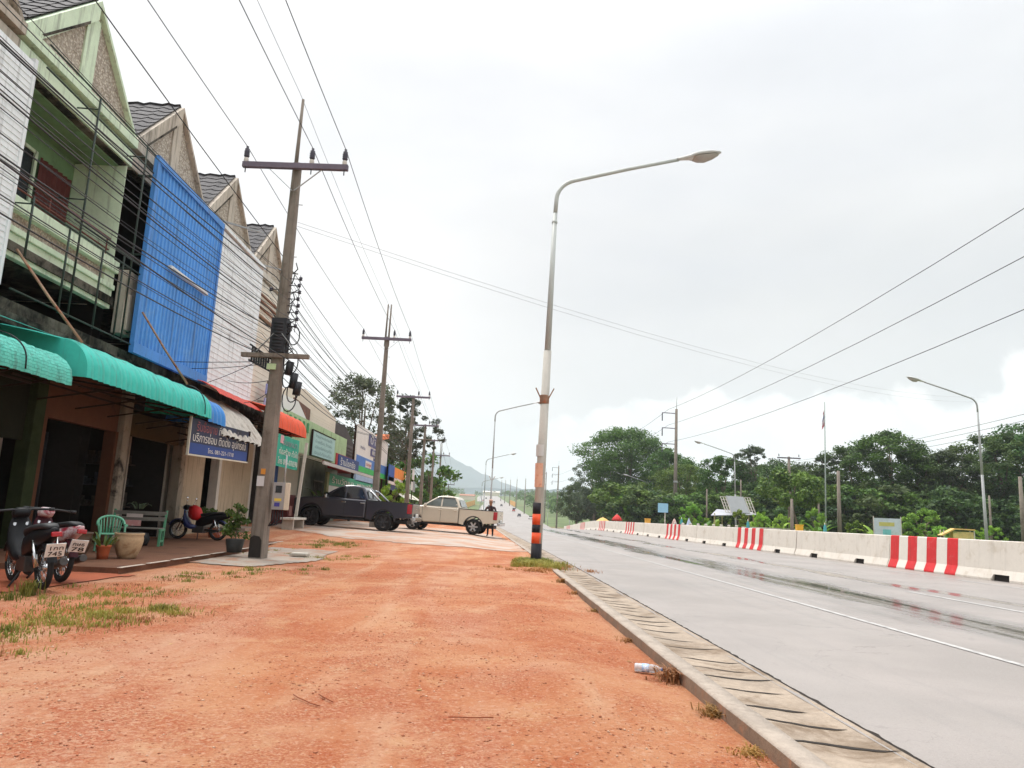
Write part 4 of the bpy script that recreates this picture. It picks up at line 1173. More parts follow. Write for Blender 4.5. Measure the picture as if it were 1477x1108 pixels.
bn = root('shop_banner', 'long green banner with white Thai shop name above white posters, behind the dark pickup', 'sign', (-8.5, 37.4, .36))
b = MB(); b.box((-8.55, 37.4, 2.28), (-8.5, 53.2, 2.86)); put(b.build('panel', mat('bottle_green_print', '#2f8f6e', .55, .12, 1.2)), bn)
b = MB(); b.box((-8.55, 37.4, .9), (-8.5, 46, 2.26)); put(b.build('poster', mat('white_poster', '#d5d5d2', .6, .06, 1)), bn)
b = MB(); b.box((-8.55, 46.02, .9), (-8.5, 53.2, 2.26)); put(b.build('poster', mat('pale_poster', '#bcc6c0', .6, .15, 1)), bn)
lettering('ร้านวัฒนา', .42, M_lw, bn, (.03, .5, 2.05), FACE_X, width=5.6); lettering('พลเจริญ', .42, M_lw, bn, (.03, 7.2, 2.05), FACE_X, width=6.5)
b = MB(); b.prism([(38.3, 1.72), (38.5, 1.98), (38.9, 2.1), (39.3, 2.02), (39.55, 1.75), (39.2, 1.9), (38.7, 1.9)], 'x', -8.5, -8.49); put(b.build('printed_hair', M_black), bn)
b = MB(); b.box((-8.6, 36.9, .36), (-8.48, 37.35, 2.9)); put(b.build('post', mat('olive_post', '#8a8a62', .8, .2)), bn)
os_ = root('signboard', 'orange and blue printed signboard beside the third utility pole', 'sign', (-8.2, 55, .3))
b = MB(); b.box((-8.25, 55.2, 3.35), (-8.2, 58.2, 4.55)); put(b.build('blue_panel', mat('royal_blue', '#2450a0', .5, .1)), os_)
b = MB(); b.box((-8.25, 58.2, 3.7), (-8.2, 65.2, 4.5)); put(b.build('orange_panel', mat('orange_print', '#ee8a24', .5, .1, 2, stain='#d57a2a', scov=.35)), os_)
b = MB(); b.box((-8.25, 55.3, 3.12), (-8.2, 65.2, 3.66)); put(b.build('white_strip', mat('strip_white', '#dccfca', .5, .06)), os_)
lettering('ร้านปืนชัย', .4, mat('strip_red', '#b03530', .5, .1), os_, (.03, 3.4, 2.9), FACE_X, width=5.6)
b = MB(); b.box((-8.3, 55.2, 2.7), (-8.22, 65.2, 3.08)); put(b.build('lower_board', mat('navy_lower', '#27305c', .6, .1)), os_)
b = MB()
for y in (55.6, 60, 64.8): b.beam((-8.4, y, .2), (-8.4, y, 4.4), .12)
put(b.build('post', M_woodd), os_)
ks = root('kiosk', 'small stall with pale curved canopies left of the white pickup', 'stall', (-8, 62, .3))
b = MB()
for y0_, y1_ in ((57.5, 61.8), (62.2, 66.5), (67.2, 70.5)):
    vs = []
    for i in range(7):
        t = i / 6; x = -9.2 + 1.9 * t; z = 2.9 - .75 * t ** 2
        vs += [(x, y0_, z), (x, y1_, z)]
    b.add(vs, [(2 * i, 2 * i + 1, 2 * i + 3, 2 * i + 2) for i in range(6)], 0, True)
put(b.build('canopy', mat('pale_canvas', '#c9c6b6', .7, .08), recalc=False), ks)
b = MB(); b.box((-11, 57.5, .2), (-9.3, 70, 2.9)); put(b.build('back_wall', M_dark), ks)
b = MB()
for y in (57.6, 62, 66.6, 70.4): b.beam((-7.4, y, 0), (-7.4, y, 2.2), .07)
put(b.build('post', M_woodd), ks)
sq = root('signboard', 'square white and grey notice boards stacked on a post beside the fourth utility pole', 'sign', (-7.3, 62.5, .3))
b = MB(); b.box((-7.32, 62, 2.9), (-7.28, 63.2, 3.6)); b.box((-7.32, 63.4, 2.8), (-7.28, 64.8, 3.7), 1); b.beam((-7.36, 63.3, .2), (-7.36, 63.3, 4.6), .08, mi=2); b.box((-7.32, 62.4, 3.8), (-7.28, 63.9, 4.7))
put(b.build('board', [mat('notice_white', '#cfcfc9', .6, .08), mat('notice_grey', '#8c9294', .6, .1), M_woodd]), sq)
# ------------------------------------------------------------------ utility poles and wires
M_pole = mat('weathered_pole_concrete', '#7f756b', .9, .16, 1.6, .35, 14, stain='#5c5046', scov=.38, sscale=1.4, streak=.6)
M_arm = mat('crossarm_concrete', '#6d6470', .9, .18, 2.5, .2, 14)
M_ins = mat('dark_insulator', '#3b3742', .35, .15, 4)
M_insw = mat('pale_insulator_base', '#c9c2ba', .5, .1, 4)
M_steel = mat('galvanised_steel', '#a3a4a3', .45, .1, 3, metal=.6)
M_cable = mat('black_cable', '#26262b', .6, .2, 3)
POLES = [(-4.75, -3.5, .0), (-5.14, 16.5, .04), (-6.0, 36.5, .3), (-6.6, 54.0, .25), (-7.05, 68.0, .1), (-7.5, 83, .0), (-8.2, 102, -.2), (-9.3, 128, -1.3), (-10.3, 152, -2.2)]
def insulator(b1, b2, x, y, z):
    b1.lathe([(.03, 0), (.055, .03), (.07, .06), (.045, .08), (.07, .11), (.045, .13), (.07, .16), (.045, .18), (.06, .22), (.03, .24), (.035, .29), (.01, .3)], 10, (x, y, z + .1))
    b2.lathe([(.05, 0), (.06, .05), (.05, .1)], 10, (x, y, z)); b1.tube([(x, y, z - .26), (x, y, z)], .014, 5)
def utility_pole(i, label, spike=True, arm=9.0, rz=0.0, cross2=None, flip=0):
    x, y, z = POLES[i]
    r = thing('utility_pole', label, 'utility pole', (x, y, z), rz, 'utility poles along the shops')
    b = MB()
    # tapered square concrete pole
    n = 14
    for k in range(n):
        pass
    def sq(h): return .165 - .0085 * h
    vs = []; fs = []
    H = arm + .12
    for k in range(n + 1):
        h = -.4 + (H + .4) * k / n; s = sq(h); c = s * .25
        for (a, q) in ((-s, -s + c), (-s + c, -s), (s - c, -s), (s, -s + c), (s, s - c), (s - c, s), (-s + c, s), (-s, s - c)): vs.append((a, q, h))
    for k in range(n):
        for q in range(8): fs.append((8 * k + q, 8 * k + (q + 1) % 8, 8 * k + 8 + (q + 1) % 8, 8 * k + 8 + q))
    fs.append(tuple(range(8 * n, 8 * n + 8)))
    b.add(vs, fs); b.build('pole', M_pole, r)
    b = MB(); b.box((-1.25, -.2, arm - .08), (1.25, -.09, arm + .06)); b.build('crossarm', M_arm, r, bevel=.01)
    b = MB()
    for s in (-1, 1): b.beam((s * .62, -.13, arm - .08), (s * .02, -.14, arm - .62), .04, .012)
    b.tube([(0, 0, arm - .9), (.22, -.02, arm - .92)], .012, 5); b.tube([(0, 0, arm - 2.2), (.2, -.02, arm - 2.2)], .012, 5)
    b.build('arm_brace', M_steel, r)
    for ix in (-1.18, .38, 1.16):
        b1 = MB(); b2 = MB(); insulator(b1, b2, ix, -.145, arm + .06)
        o = b1.build('insulator', M_ins, r); b2.build('insulator_base', M_insw, o)
    if spike:
        for dx in ((-.08,) if i == 1 else (-.1, .06)):
            b = MB(); b.tube([(dx, .1, arm - .35), (dx + .02, .1, arm + 1.85)], [.055, .035], 8); b.build('spike', M_pole, r)
    if cross2:
        b = MB(); b.box((-.78, -.2, cross2 - .05), (.75, -.1, cross2 + .05)); b.build('lower_crossarm', M_pole, r, bevel=.008)
        b = MB()
        for s in (-1, 1): b.beam((s * .5, -.14, cross2 + .04), (s * .06, -.16, cross2 + .55), .045, .015)
        b.build('arm_brace', M_steel, r)
    return r
p1 = utility_pole(1, 'near square concrete utility pole beside the grey pad, nearest of the row', cross2=4.42, rz=R(-2))
p2 = utility_pole(2, 'second concrete utility pole with two spikes on top, in front of the white billboard', arm=9.35, cross2=None)
p3 = utility_pole(3, 'third utility pole, spikeless, in front of the orange signboard', spike=False, arm=9.2)
p4 = utility_pole(4, 'fourth utility pole with short arms just right of the third', spike=False, arm=8.9, cross2=7.6)
for i, lab in ((5, 'fifth utility pole, half hidden behind the big green bush'), (6, 'distant bluish utility pole with a spike right of the big green bush'), (7, 'seventh, small distant utility pole with crossarm above the white pickup roof'), (8, 'farthest small utility pole above the white pickup roof')):
    utility_pole(i, lab, spike=i == 6, arm=9.1)
# clutter on the near pole
b = MB()
for k in range(9): b.lathe([(.205 - .0012 * k, 0), (.215, .02), (.205, .05)], 14, (0, 0, 4.55 + k * .075))
b.box((-.17, -.17, 4.5), (.17, .17, 5.3)); b.build('black_band', M_cable, p1)
b = MB()
M_splice = mat('black_splice_box', '#1c1c20', .5, .1)
for (x, z, l) in ((.42, 3.7, .34), (.52, 3.55, .3), (.3, 4.0, .3)): b.tube([(x, -.1, z), (x + .03, -.1, z + l)], .085, 10)
for (x, z, rr_) in ((.38, 3.45, .28), (.44, 3.6, .22), (.3, 3.9, .2), (.34, 4.3, .3), (.36, 4.9, .22)):
    b.tube([(x + rr_ * .55 * math.cos(t * .42), -.14 + .02 * math.sin(t), z + rr_ * math.sin(t * .42)) for t in range(16)], .014, 5)
for k in range(10):
    z = 4.2 + k * .24; b.tube([(.18, -.1, z), (.3 + .08 * math.sin(k * 2.1), -.16, z + .1), (.24, -.12, z + .26)], .014, 5)
b.build('cable_bundle', M_splice, p1)
b = MB()
for k in range(8): 
    z = 5.1 + k * .16
    b.lathe([(.02, 0), (.045, .02), (.03, .045), (.045, .07), (.02, .09)], 8, (.34 + .02 * (k % 2), -.05, z)); b.tube([(.1, -.05, z + .04), (.36, -.05, z + .04)], .012, 5)
b.tube([(.33, -.05, 5.0), (.35, -.05, 6.35)], .008, 5); b.build('spool_insulator', M_ins, p1)
b = MB(); b.lathe([(.02, 0), (.045, .02), (.03, .045), (.045, .07), (.02, .09)], 8, (-.3, -.05, 5.95)); b.tube([(-.12, -.05, 6.0), (-.32, -.05, 6.0)], .012, 5); b.build('spool_insulator', M_ins, p1)
b = MB()     # rack of dark slats beside the lower arm
for k in range(8): b.box((-.2 - k * .055, -.1, 4.1 + .03 * k), (-.172 - k * .055, -.04, 4.42 + .03 * k))
b.beam((-.1, -.07, 4.34), (-.64, -.07, 4.68), .04); b.beam((-.1, -.07, 4.06), (-.64, -.07, 4.32), .04); b.build('slat_rack', M_cable, p1)
b = MB(); b.cbox((-.06, -.2, 4.16), (.2, .03, .13)); b.build('pale_tag', mat('pale_green_tag', '#b5c79a', .6, .1), p1)
b = MB(); b.cbox((-.05, -.176, 1.62), (.16, .006, .22)); b.build('paper_notice', mat('paper', '#c9c6c6', .7, .05, stain='#8f8b8e', scov=.3, sscale=14), p1)
b = MB(); b.cbox((-.01, -.176, 1.83), (.1, .006, .12)); b.build('orange_sticker', mat('orange_sticker', '#d18a3a', .7, .1), p1)
b = MB(); b.prism([(-.155, 0), (.11, 0), (.10, .36), (.05, .44), (-.08, .46), (-.15, .4)], 'y', -.172, -.166); b.build('tar_patch', mat('tar', '#28231f', .9, .2, stain='#4d4238', scov=.3, sscale=6), p1)
np_ = thing('name_plate', 'small blue and red printed plates hanging over the awning by the near pole', 'sign', (-9.15, 28.2, 5.0))
b = MB(); b.box((0, 0, .35), (.05, .55, .75)); b.build('blue_plate', mat('blue_plate', '#8793c9', .5, .2, 6, stain='#c9cbe0', scov=.4, sscale=9), np_)
b = MB(); b.box((0, .6, .33), (.05, 1.2, .72)); b.build('red_plate', mat('red_plate', '#c9566a', .5, .2, 6, stain='#8f2f3c', scov=.4, sscale=9), np_)
b = MB(); b.box((0, -.05, -.25), (.05, .85, .2)); b.build('white_plate', mat('white_plate', '#a9b2d6', .5, .2, 6, stain='#4a58a0', scov=.45, sscale=8), np_)
b = MB(); b.beam((-.03, .3, -.4), (-.03, .3, .9), .05); b.beam((-.4, .3, .1), (-.03, .3, .1), .04); b.build('post', M_pole, np_)
mb_ = thing('meter_box', 'grey electricity meter box with yellow and blue stickers strapped to the near utility pole', 'meter box', (-4.93, 16.46, 1.06), R(8)); mb_.scale = (.7, .7, .7)
b = MB(); b.box((-.0, -.16, 0), (.36, .06, .84)); b.build('case', mat('meter_grey', '#8d8a88', .6, .08, 2), mb_, bevel=.012)
b = MB(); b.box((.36, -.14, .0), (.50, .06, .84)); b.build('side_case', mat('meter_cream', '#c9bba6', .6, .08), mb_, bevel=.01)
b = MB(); b.box((.08, -.17, .52), (.27, -.16, .74)); b.build('window', M_black, mb_)
b = MB(); b.box((.07, -.168, .27), (.28, -.162, .35)); b.build('yellow_sticker', mat('yellow_sticker', '#d3b54a', .6, .1), mb_)
b = MB(); b.box((.08, -.168, .1), (.24, -.162, .22)); b.build('blue_sticker', mat('violet_sticker', '#3a3580', .6, .1), mb_)
b = MB()
for k in range(5): b.tube([(.06 + k * .07, -.05, 0), (.05 + k * .075, -.06, -.3 - .08 * (k % 3)), (-.05, -.02, -.5)], .018, 6)
b.build('conduit', M_cable, mb_)
b = MB(); b.tube([(.3, -.02, .84), (.30, 0, 1.2), (.30, .02, 1.7)], .028, 7); b.build('pipe', M_steel, mb_)

def wire(label, pts, r, sag, group=None, m=None, n=14, name='overhead_wire'):
    path = []
    for a, c in zip(pts, pts[1:]):
        a = Vector(a); c = Vector(c); L = (c - a).length
        for k in range(n):
            t = k / n; p = a.lerp(c, t); p.z -= sag * (L / 20) ** 2 * 4 * t * (1 - t); path.append(p)
    path.append(Vector(pts[-1]))
    b = MB(); b.tube(path, r, 5, cap=False)
    o = b.build(name, m or M_cable, recalc=False)
    return tag(o, label, 'overhead wire', group)
def along(dx, dz, dy=-.145, arms=(9.0, 9.0, 9.35, 9.2, 8.9, 9.1, 9.1, 9.1, 9.1)):
    return [(x + dx, y + dy, z + a + dz) for (x, y, z), a in zip(POLES, arms)]
for dx, w in ((-1.18, 'left'), (.38, 'middle'), (1.16, 'right')):
    wire('thin high-voltage wire on the %s insulators of the utility poles' % w, along(dx, .44), .0085, .18, 'high-voltage wires over the shops')
wire('faint topmost earth wire running over the spikes of the utility poles', along(-.06, 1.85), .005, .15)
wire('single wire reaching the left side of the near pole well below its crossarm', [(-5.75, -3.5, 8.75), (-5.34, 16.45, 6.95), (-6.3, 36.5, 7.4), (-6.9, 54, 7.2)], .009, .2)
rw = random.Random(12)
low = []
for k in range(15):
    z = 4.35 + k * .15; dx = rw.uniform(-.45, -.12) if k % 3 else rw.uniform(.15, .4)
    pts = [(x + dx - (.5 if q == 0 else 0) * (k % 2), y, zz + z * (1 if q else .93 + .12 * rw.random()) + (rw.uniform(-.15, .15) if q != 1 else 0)) for q, (x, y, zz) in enumerate(POLES[:7])]
    wire('black low-slung cable in the bundle along the shop fronts', pts, rw.choice([.0045, .006, .006, .008, .011]), rw.uniform(.22, .5), 'low cable bundle along the shop fronts')
for k in range(6):
    z = 4.75 + k * .55
    pts = [(-6.2 - .25 * k, -3.5, z + rw.uniform(-.1, .3)), (-5.3, 16.4, 4.4 + .33 * k), (-6.2, 36.4, 4.9 + .3 * k), (-6.8, 54, 5 + .25 * k)]
    wire('black low-slung cable in the bundle along the shop fronts', pts, rw.choice([.005, .007, .011]), rw.uniform(.2, .4), 'low cable bundle along the shop fronts')
for k, (z, y, zz) in enumerate(((4.3, 21.5, 5.0), (4.5, 22.8, 4.8), (4.35, 20.0, 4.9), (3.9, 24.5, 5.2), (3.6, 26, 4.7))):
    wire('drooping service cable from the near pole to a shop front', [(-5.3, 16.45, z), (-9.25, y, zz)], .009, .35, 'service cables from the near pole')
# wires of the far side
HT = [(40, -14, 20), (27.6, 116, .3), (25.2, 190, -3)]
for k, z in enumerate((18.6, 16.1, 13.4)):
    wire('%s of the three long wires rising from the tall power pole to the upper right' % ('topmost', 'middle', 'lowest')[k], [(25.6 - .15 * k, -12, z + 1.2), (26.3, 116, z + .3), (22.6, 190, z - 2.2), (19, 280, z - 2)], .022, .05, 'wires of the tall power poles')
for k, z in enumerate((8.85, 8.8, 8.6)):
    wire('one of three thin parallel wires running low over the wood to the right edge', [(24.6 + .1 * k, 20, 7.6 - .32 * k), (34.4 - .9 + .9 * k, 88, z)], .012, .05, 'low wires over the wood')
for k in range(2):
    wire('faint pale wire crossing the whole sky from the near pole to the right', [(-5.0, 16.5, 7.6 + .1 * k), (40, 60, 12.2 + .4 * k)], .005, .12, 'faint wires crossing the sky', mat('pale_wire', '#8c8c90', .6))

# ------------------------------------------------------------------ street lamps
M_lconc = mat('lamp_post_concrete', '#b9b4ab', .8, .08, 1.5, .12, 20, stain='#a29a8e', scov=.35, streak=.25)
M_lsteel = mat('grey_lamp_arm', '#9a9c9b', .5, .08, 3)
M_head = mat('lamp_head_shell', '#c6c8c6', .45, .06, 3)
M_lens = mat('lamp_lens', '#a8a29b', .25, .06, 6)
M_bandb = mat('black_band_paint', '#1f1d24', .75, .2, 4, stain='#37313a', scov=.35, sscale=5)
M_bando = mat('orange_band_paint', '#e8552a', .6, .1, 6, stain='#d8683f', scov=.4, sscale=9)
def lamp_head(parent, p, d, s=1.0):
    """cobra-head luminaire starting at p pointing along d"""
    a, u, d = frame(d)
    m = Matrix((a, u, d)).transposed().to_4x4(); m.translation = p
    b = MB(); n = 10; rows = [(0, .05, .05, 0), (.12, .065, .055, .0), (.3, .11, .075, .0), (.34, .15, .09, .0), (.5, .19, .10, .01), (.75, .17, .085, .015), (.95, .09, .05, .02), (1.0, .03, .02, .02)]
    vs = []; fs = []
    for z, w, h, o_ in rows:
        for k in range(n):
            t = 2 * math.pi * k / n
            y = math.sin(t) * h * s
            if y < 0: y *= .3
            vs.append(m @ Vector((math.cos(t) * w * s, y + o_, z * s)))
    for i in range(len(rows) - 1):
        for k in range(n): fs.append((i * n + k, i * n + (k + 1) % n, (i + 1) * n + (k + 1) % n, (i + 1) * n + k))
    fs.append(tuple(range(n)))
    b.add(vs, fs, 0, True); h_ = b.build('lamp_head', M_head, parent)
    b = MB(); vs = []; fs = []
    rows = [(.36, .12, .0), (.45, .15, -.09), (.6, .15, -.12), (.8, .12, -.07), (.93, .06, -.01)]
    for z, w, y in rows:
        for k in range(7):
            t = math.pi * k / 6
            vs.append(m @ Vector((-math.cos(t) * w * s, (-.025 + y * math.sin(t)) * s, z * s)))
    for i in range(len(rows) - 1):
        for k in range(6): fs.append((i * 7 + k, i * 7 + k + 1, i * 7 + 8 + k, i * 7 + 7 + k))
    b.add(vs, fs, 0, True); b.build('lens', M_lens, h_)
def street_lamp(label, x, y, z, H, arm, rise, group, concrete=False, lean=(0, 0), head=1.25, r0=.09):
    r = thing('street_lamp', label, 'street lamp', (x, y, z), 0, group)
    s = 1 if arm > 0 else -1
    b = MB(); lx, ly = lean
    j = H * .53 if concrete else H * .5
    if concrete:
        b.tube([(0, 0, -.3), (lx * j / H, ly * j / H, j)], [.135, .105], 14)
        b.build('post', M_lconc, r)
        b = MB(); b.tube([(lx * j / H, ly, j - .02), (lx * .9, 0, H - 1.0)], [.085, .06], 12)
        b.lathe([(.075, 0), (.085, .02), (.075, .06)], 12, (lx * .86, 0, H - 1.3))
    else:
        b.tube([(0, 0, -.3), (lx * .5, ly * .5, j)], [r0, r0 * .8], 10); b.tube([(lx * .5, ly * .5, j - .02), (lx * .9, ly * .9, H - 1.0)], [r0 * .78, r0 * .55], 10)
    pts = [(lx * .9, ly * .9, H - 1.02)]
    for k in range(9):
        t = k / 8; a = t * (math.pi / 2 - math.atan2(rise, abs(arm)))
        pts.append((lx + s * .62 * (1 - math.cos(a)), ly, H - .62 + .62 * math.sin(a)))
    e = Vector((lx + arm, ly, H + rise)); pts.append(tuple(Vector(pts[-1]).lerp(e, .5) + Vector((0, 0, .02)))); pts.append(tuple(e))
    b.tube(pts, [.06] * 4 + [.055] * 5 + [.05] * 3 if len(pts) == 12 else .05, 10)
    b.build('upper_post' if concrete else 'post', M_lsteel if not concrete else mat('pale_lamp_steel', '#b4b8b4', .5, .06, 2), r)
    lamp_head(r, e - Vector((s * .05, 0, .01)), (s, 0, rise / abs(arm) * .9), head)
    return r
L1 = street_lamp('near street lamp with a concrete post painted in black and orange bands at the kerb', 1.02, 19.3, -.01, 10.45, 3.4, .78, 'street lamps on the near side', True, (.2, 0), 1.28)
for z0, z1, m in ((-.1, .50, 'b'), (.50, .77, 'o'), (.77, .97, 'b'), (.97, 1.24, 'o'), (1.24, 1.52, 'b')):
    b = MB(); b.tube([(.003 * z0, 0, z0), (.003 * z1 + .004, 0, z1)], .1385 - .004 * (z0 / 2), 18); b.build('black_band' if m == 'b' else 'orange_band', M_bandb if m == 'b' else M_bando, L1)
b = MB()
for s in (-1, 1): b.beam((.07 + s * .08, -.05, 4.2), (.07 + s * .24, -.05, 4.52), .05, .03)
b.lathe([(.118, 0), (.125, .02), (.125, .2), (.118, .24)], 14, (.07, 0, 4.1)); b.build('rusty_bracket', mat('rusty_bracket', '#8a6a55', .8, .25, 8, stain='#a8512e', scov=.4, sscale=9), L1)
b = MB(); b.lathe([(.131, 0), (.131, .3)], 16, (.03, 0, 2.72)); b.build('white_notice', mat('white_notice', '#c6c4c0', .7, .05), L1)
b = MB(); b.lathe([(.1325, 0), (.1325, .62)], 16, (.025, 0, 1.92)); b.build('faded_notice', mat('faded_orange_notice', '#d8a58b', .7, .1, 3, stain='#c77a5c', scov=.4, sscale=7), L1)
for y, lab in ((66, 'second street lamp, its arm ending at the near lamp post in the view'), (113, 'third street lamp on the near side, above the white pickup bed'), (160, 'fourth street lamp on the near side, in front of the mountain'), (212, 'farthest faint street lamp on the near side')):
    lp = street_lamp(lab, off(y) + 1.15, y, prof(y), 10.45, 3.4, .78, 'street lamps on the near side', False, (.05, 0), 1.28)
    if y == 66:
        b = MB()
        for s in (-1, 1): b.beam((.03 + s * .08, -.05, 4.2), (.03 + s * .26, -.05, 4.55), .06, .04)
        b.build('rusty_bracket', M_rust, lp)
for x, y, h, lab in ((32.8, 50, 10.6, 'nearest street lamp behind the barrier, arching in at the right'), (27.7, 87, 9.6, 'street lamp behind the barrier in front of the pavilion'), (28.2, 140, 10.0, 'street lamp in front of the great rounded tree'), (27.2, 195, 12.4, 'smaller street lamp left of the great rounded tree'), (23.5, 245, 12.4, 'tiny far street lamp at the left end of the wood'), (20, 300, 10.4, 'tiny street lamp beyond the crest by the right road edge')):
    street_lamp(lab, x, y, prof(y), h, -3.6, .95, 'street lamps on the far side', False, (-.1 if y > 60 else -.05, 0), 1.3, .11)
# ------------------------------------------------------------------ tall power poles on the far side
def power_pole(label, x, y, H, arms=True):
    r = thing('power_pole', label, 'power pole', (x, y, prof(y)), 0, 'tall power poles on the far side')
    b = MB(); b.tube([(0, 0, -.5), (.2, 0, H)], [.34, .2], 10); b.build('pole', M_pole, r)
    b = MB(); b.tube([(.2, 0, H - .1), (.25, 0, H + 1.9)], .05, 6); b.build('spike', M_steel, r)
    if arms:
        for z in (H - .7, H - 3.1, H - 5.6):
            b = MB(); b.beam((.1, 0, z), (-2.1, 0, z + .05), .12); b.build('arm', M_arm, r)
            b = MB(); b.tube([(-2.05, 0, z), (-2.05, 0, z - 1.25)], .09, 7); b.build('insulator_string', M_ins, r)
        b = MB(); b.box((-.3, -.36, 8.4), (.35, -.3, 8.7)); b.build('band', M_steel, r)
    return r
power_pole('tall power pole with three short arms to the left, in front of the wood', 27.4, 116, 20.0)
power_pole('second tall power pole with arms, left of the great rounded tree', 23.6, 190, 22.0)
power_pole('third tall power pole near the left end of the wood', 21.0, 268, 23.0)
power_pole('distant tall power pole just right of the striped lamp post', 20.5, 330, 22)
for i in range(5): power_pole('tiny hazy power pole beyond the crest on the right of the far road', 15 - i * 3.2, 430 + i * 75, 20, False)
def plain_pole(label, x, y, h, r=.13, arm=False, name='concrete_pole'):
    o = thing(name, label, 'pole', (x, y, prof(y)), 0, 'plain poles in front of the wood')
    b = MB(); b.tube([(0, 0, -.3), (.05, 0, h)], [r * 1.25, r * .8], 8); b.build('pole', M_pole, o)
    if arm:
        b = MB(); b.box((-1.4, -.2, h - .25), (1.4, -.08, h - .1)); b.build('crossarm', M_arm, o)
        for ix in (-1.2, 1.2):
            b1 = MB(); b2 = MB(); insulator(b1, b2, ix, -.14, h - .1); b1.build('insulator', M_ins, o)
plain_pole('short pole with one crossarm and two insulators sticking out of the wood', 34.4, 88, 9.6, .2, True)
plain_pole('plain concrete stub pole right of the flagpole', 30.2, 66, 6.4, .17)
plain_pole('thin low pole just left of the flagpole', 38.7, 90, 6.0, .13)
plain_pole('brown pole at the very right edge of the view', 43.8, 62, 6.3, .17)
plain_pole('stubby pole in front of the spreading tree', 23.6, 60, 3.5, .14)
plain_pole('thin pole between the tall power pole and the pavilion', 26.5, 95, 5.8, .1)
plain_pole('thin pole right behind the pavilion lamp', 28.6, 88, 6.6, .1)
plain_pole('thin short post at the right under the dark trees', 53, 80, 5.6, .12)

# ------------------------------------------------------------------ concrete barrier
M_barr = mat('barrier_concrete', '#d3ccc2', .8, .05, .9, .15, 25, stain='#c1b7a9', scov=.42, sscale=2.2, streak=.1)
M_red = mat('red_stripe_paint', '#c8262a', .6, .1, 2, stain='#c05a58', scov=.38, sscale=4, streak=.2)
M_wstr = mat('white_stripe_paint', '#d8d2c9', .7, .05, 2)
def barrier_prof(zb=0.0):
    P = [(0.04, 0), (0.04, .06), (.14, .3), (.2, 1.08), (.22, 1.1), (.46, 1.1), (.48, 1.08), (.54, .3), (.64, .06), (.64, 0)]
    return P
def fx(z):
    for (x0, z0), (x1, z1) in zip(BP, BP[1:4]):
        if z <= z1 + 1e-6: return x0 + (x1 - x0) * (z - z0) / max(1e-6, z1 - z0)
    return .2
BP = barrier_prof()
LB = 3.8
def barrier_mesh():
    b = MB(); P = BP; n = len(P)
    def cut(x, z, h): return z if z > h else h
    secs = [(0.012, 0), (LB / 2 - .36, 0), (LB / 2 - .31, .18), (LB / 2 + .31, .18), (LB / 2 + .36, 0), (LB - .012, 0)]
    vs = []; fs = []
    for s, h in secs:
        for x, z in P: 
            zz = max(z, h); vs.append((fx(zz) if (x < .3 and h and z < h) else x, s, zz))
    for i in range(len(secs) - 1):
        for k in range(n - 1): fs.append((i * n + k, i * n + k + 1, (i + 1) * n + k + 1, (i + 1) * n + k))
        fs.append((i * n + n - 1, i * n, (i + 1) * n, (i + 1) * n + n - 1))
    fs += [tuple(range(n)), tuple(range(5 * n, 6 * n))]
    b.add(vs, fs)
    return b
bar_body = barrier_mesh().build('body', M_barr, None, bevel=.012)
COL.objects.unlink(bar_body)
hole = MB(); hole.prism([(.13, -.0), (.6, -.0), (.56, .19), (.12, .19)], 'y', LB / 2 - .35, LB / 2 + .35)
hole = hole.build('drain_hole', mat('drain_hole_shade', '#1d1714', .95, .3), None); COL.objects.unlink(hole)  # dark plug stands in for the shadow inside the open hole
def stripe_mesh(y0, y1, m, name):
    b = MB(); d = .004
    zs = [.015, .06, .3, 1.08]
    vs = []
    for z in zs: vs += [(fx(z) - d, y0, z), (fx(z) - d, y1, z)]
    vs += [(.22, y0, 1.104), (.22, y1, 1.104)]
    b.add(vs, [(2 * i, 2 * i + 1, 2 * i + 3, 2 * i + 2) for i in range(4)])
    o = b.build(name, m, None, recalc=False); COL.objects.unlink(o); return o
stripes = []
for k in range(7):
    y0 = .06 + k * (LB - .12) / 7; stripes.append(stripe_mesh(y0, y0 + (LB - .12) / 7 - .006, M_red if k % 2 == 0 else M_wstr, 'red_stripe' if k % 2 == 0 else 'white_stripe'))
BX = 14.15
k0 = 0
y = 11.0
y = 22.45 - 3 * LB
idx = 0
names = ['nearest', 'second', 'third', 'fourth', 'fifth', 'sixth', 'seventh', 'eighth']
while y < 118:
    st = (idx - 3) % 4 == 0
    ns = (idx - 3) // 4
    if st: lab = 'red and white striped concrete barrier block, %s striped one counted from the right' % (names[ns] if 0 <= ns < 8 else 'far')
    else: lab = 'plain cream concrete barrier block with a drain hole in the long road barrier'
    r = thing('concrete_barrier', lab, 'barrier', (BX + off(y), y, prof(y) - .03), 0, 'striped barrier blocks' if st else 'plain barrier blocks')
    r.location.x += rnd.uniform(-.015, .015)
    r.rotation_euler = (math.atan2(prof(y + LB) - prof(y), LB), 0, -math.atan2(off(y + LB) - off(y), LB) + rnd.uniform(-.004, .004))
    for o in [bar_body, hole] + (stripes if st else []):
        c = o.copy(); COL.objects.link(c); c.parent = r; c.name = o.name.split('.')[0]
    y += LB; idx += 1
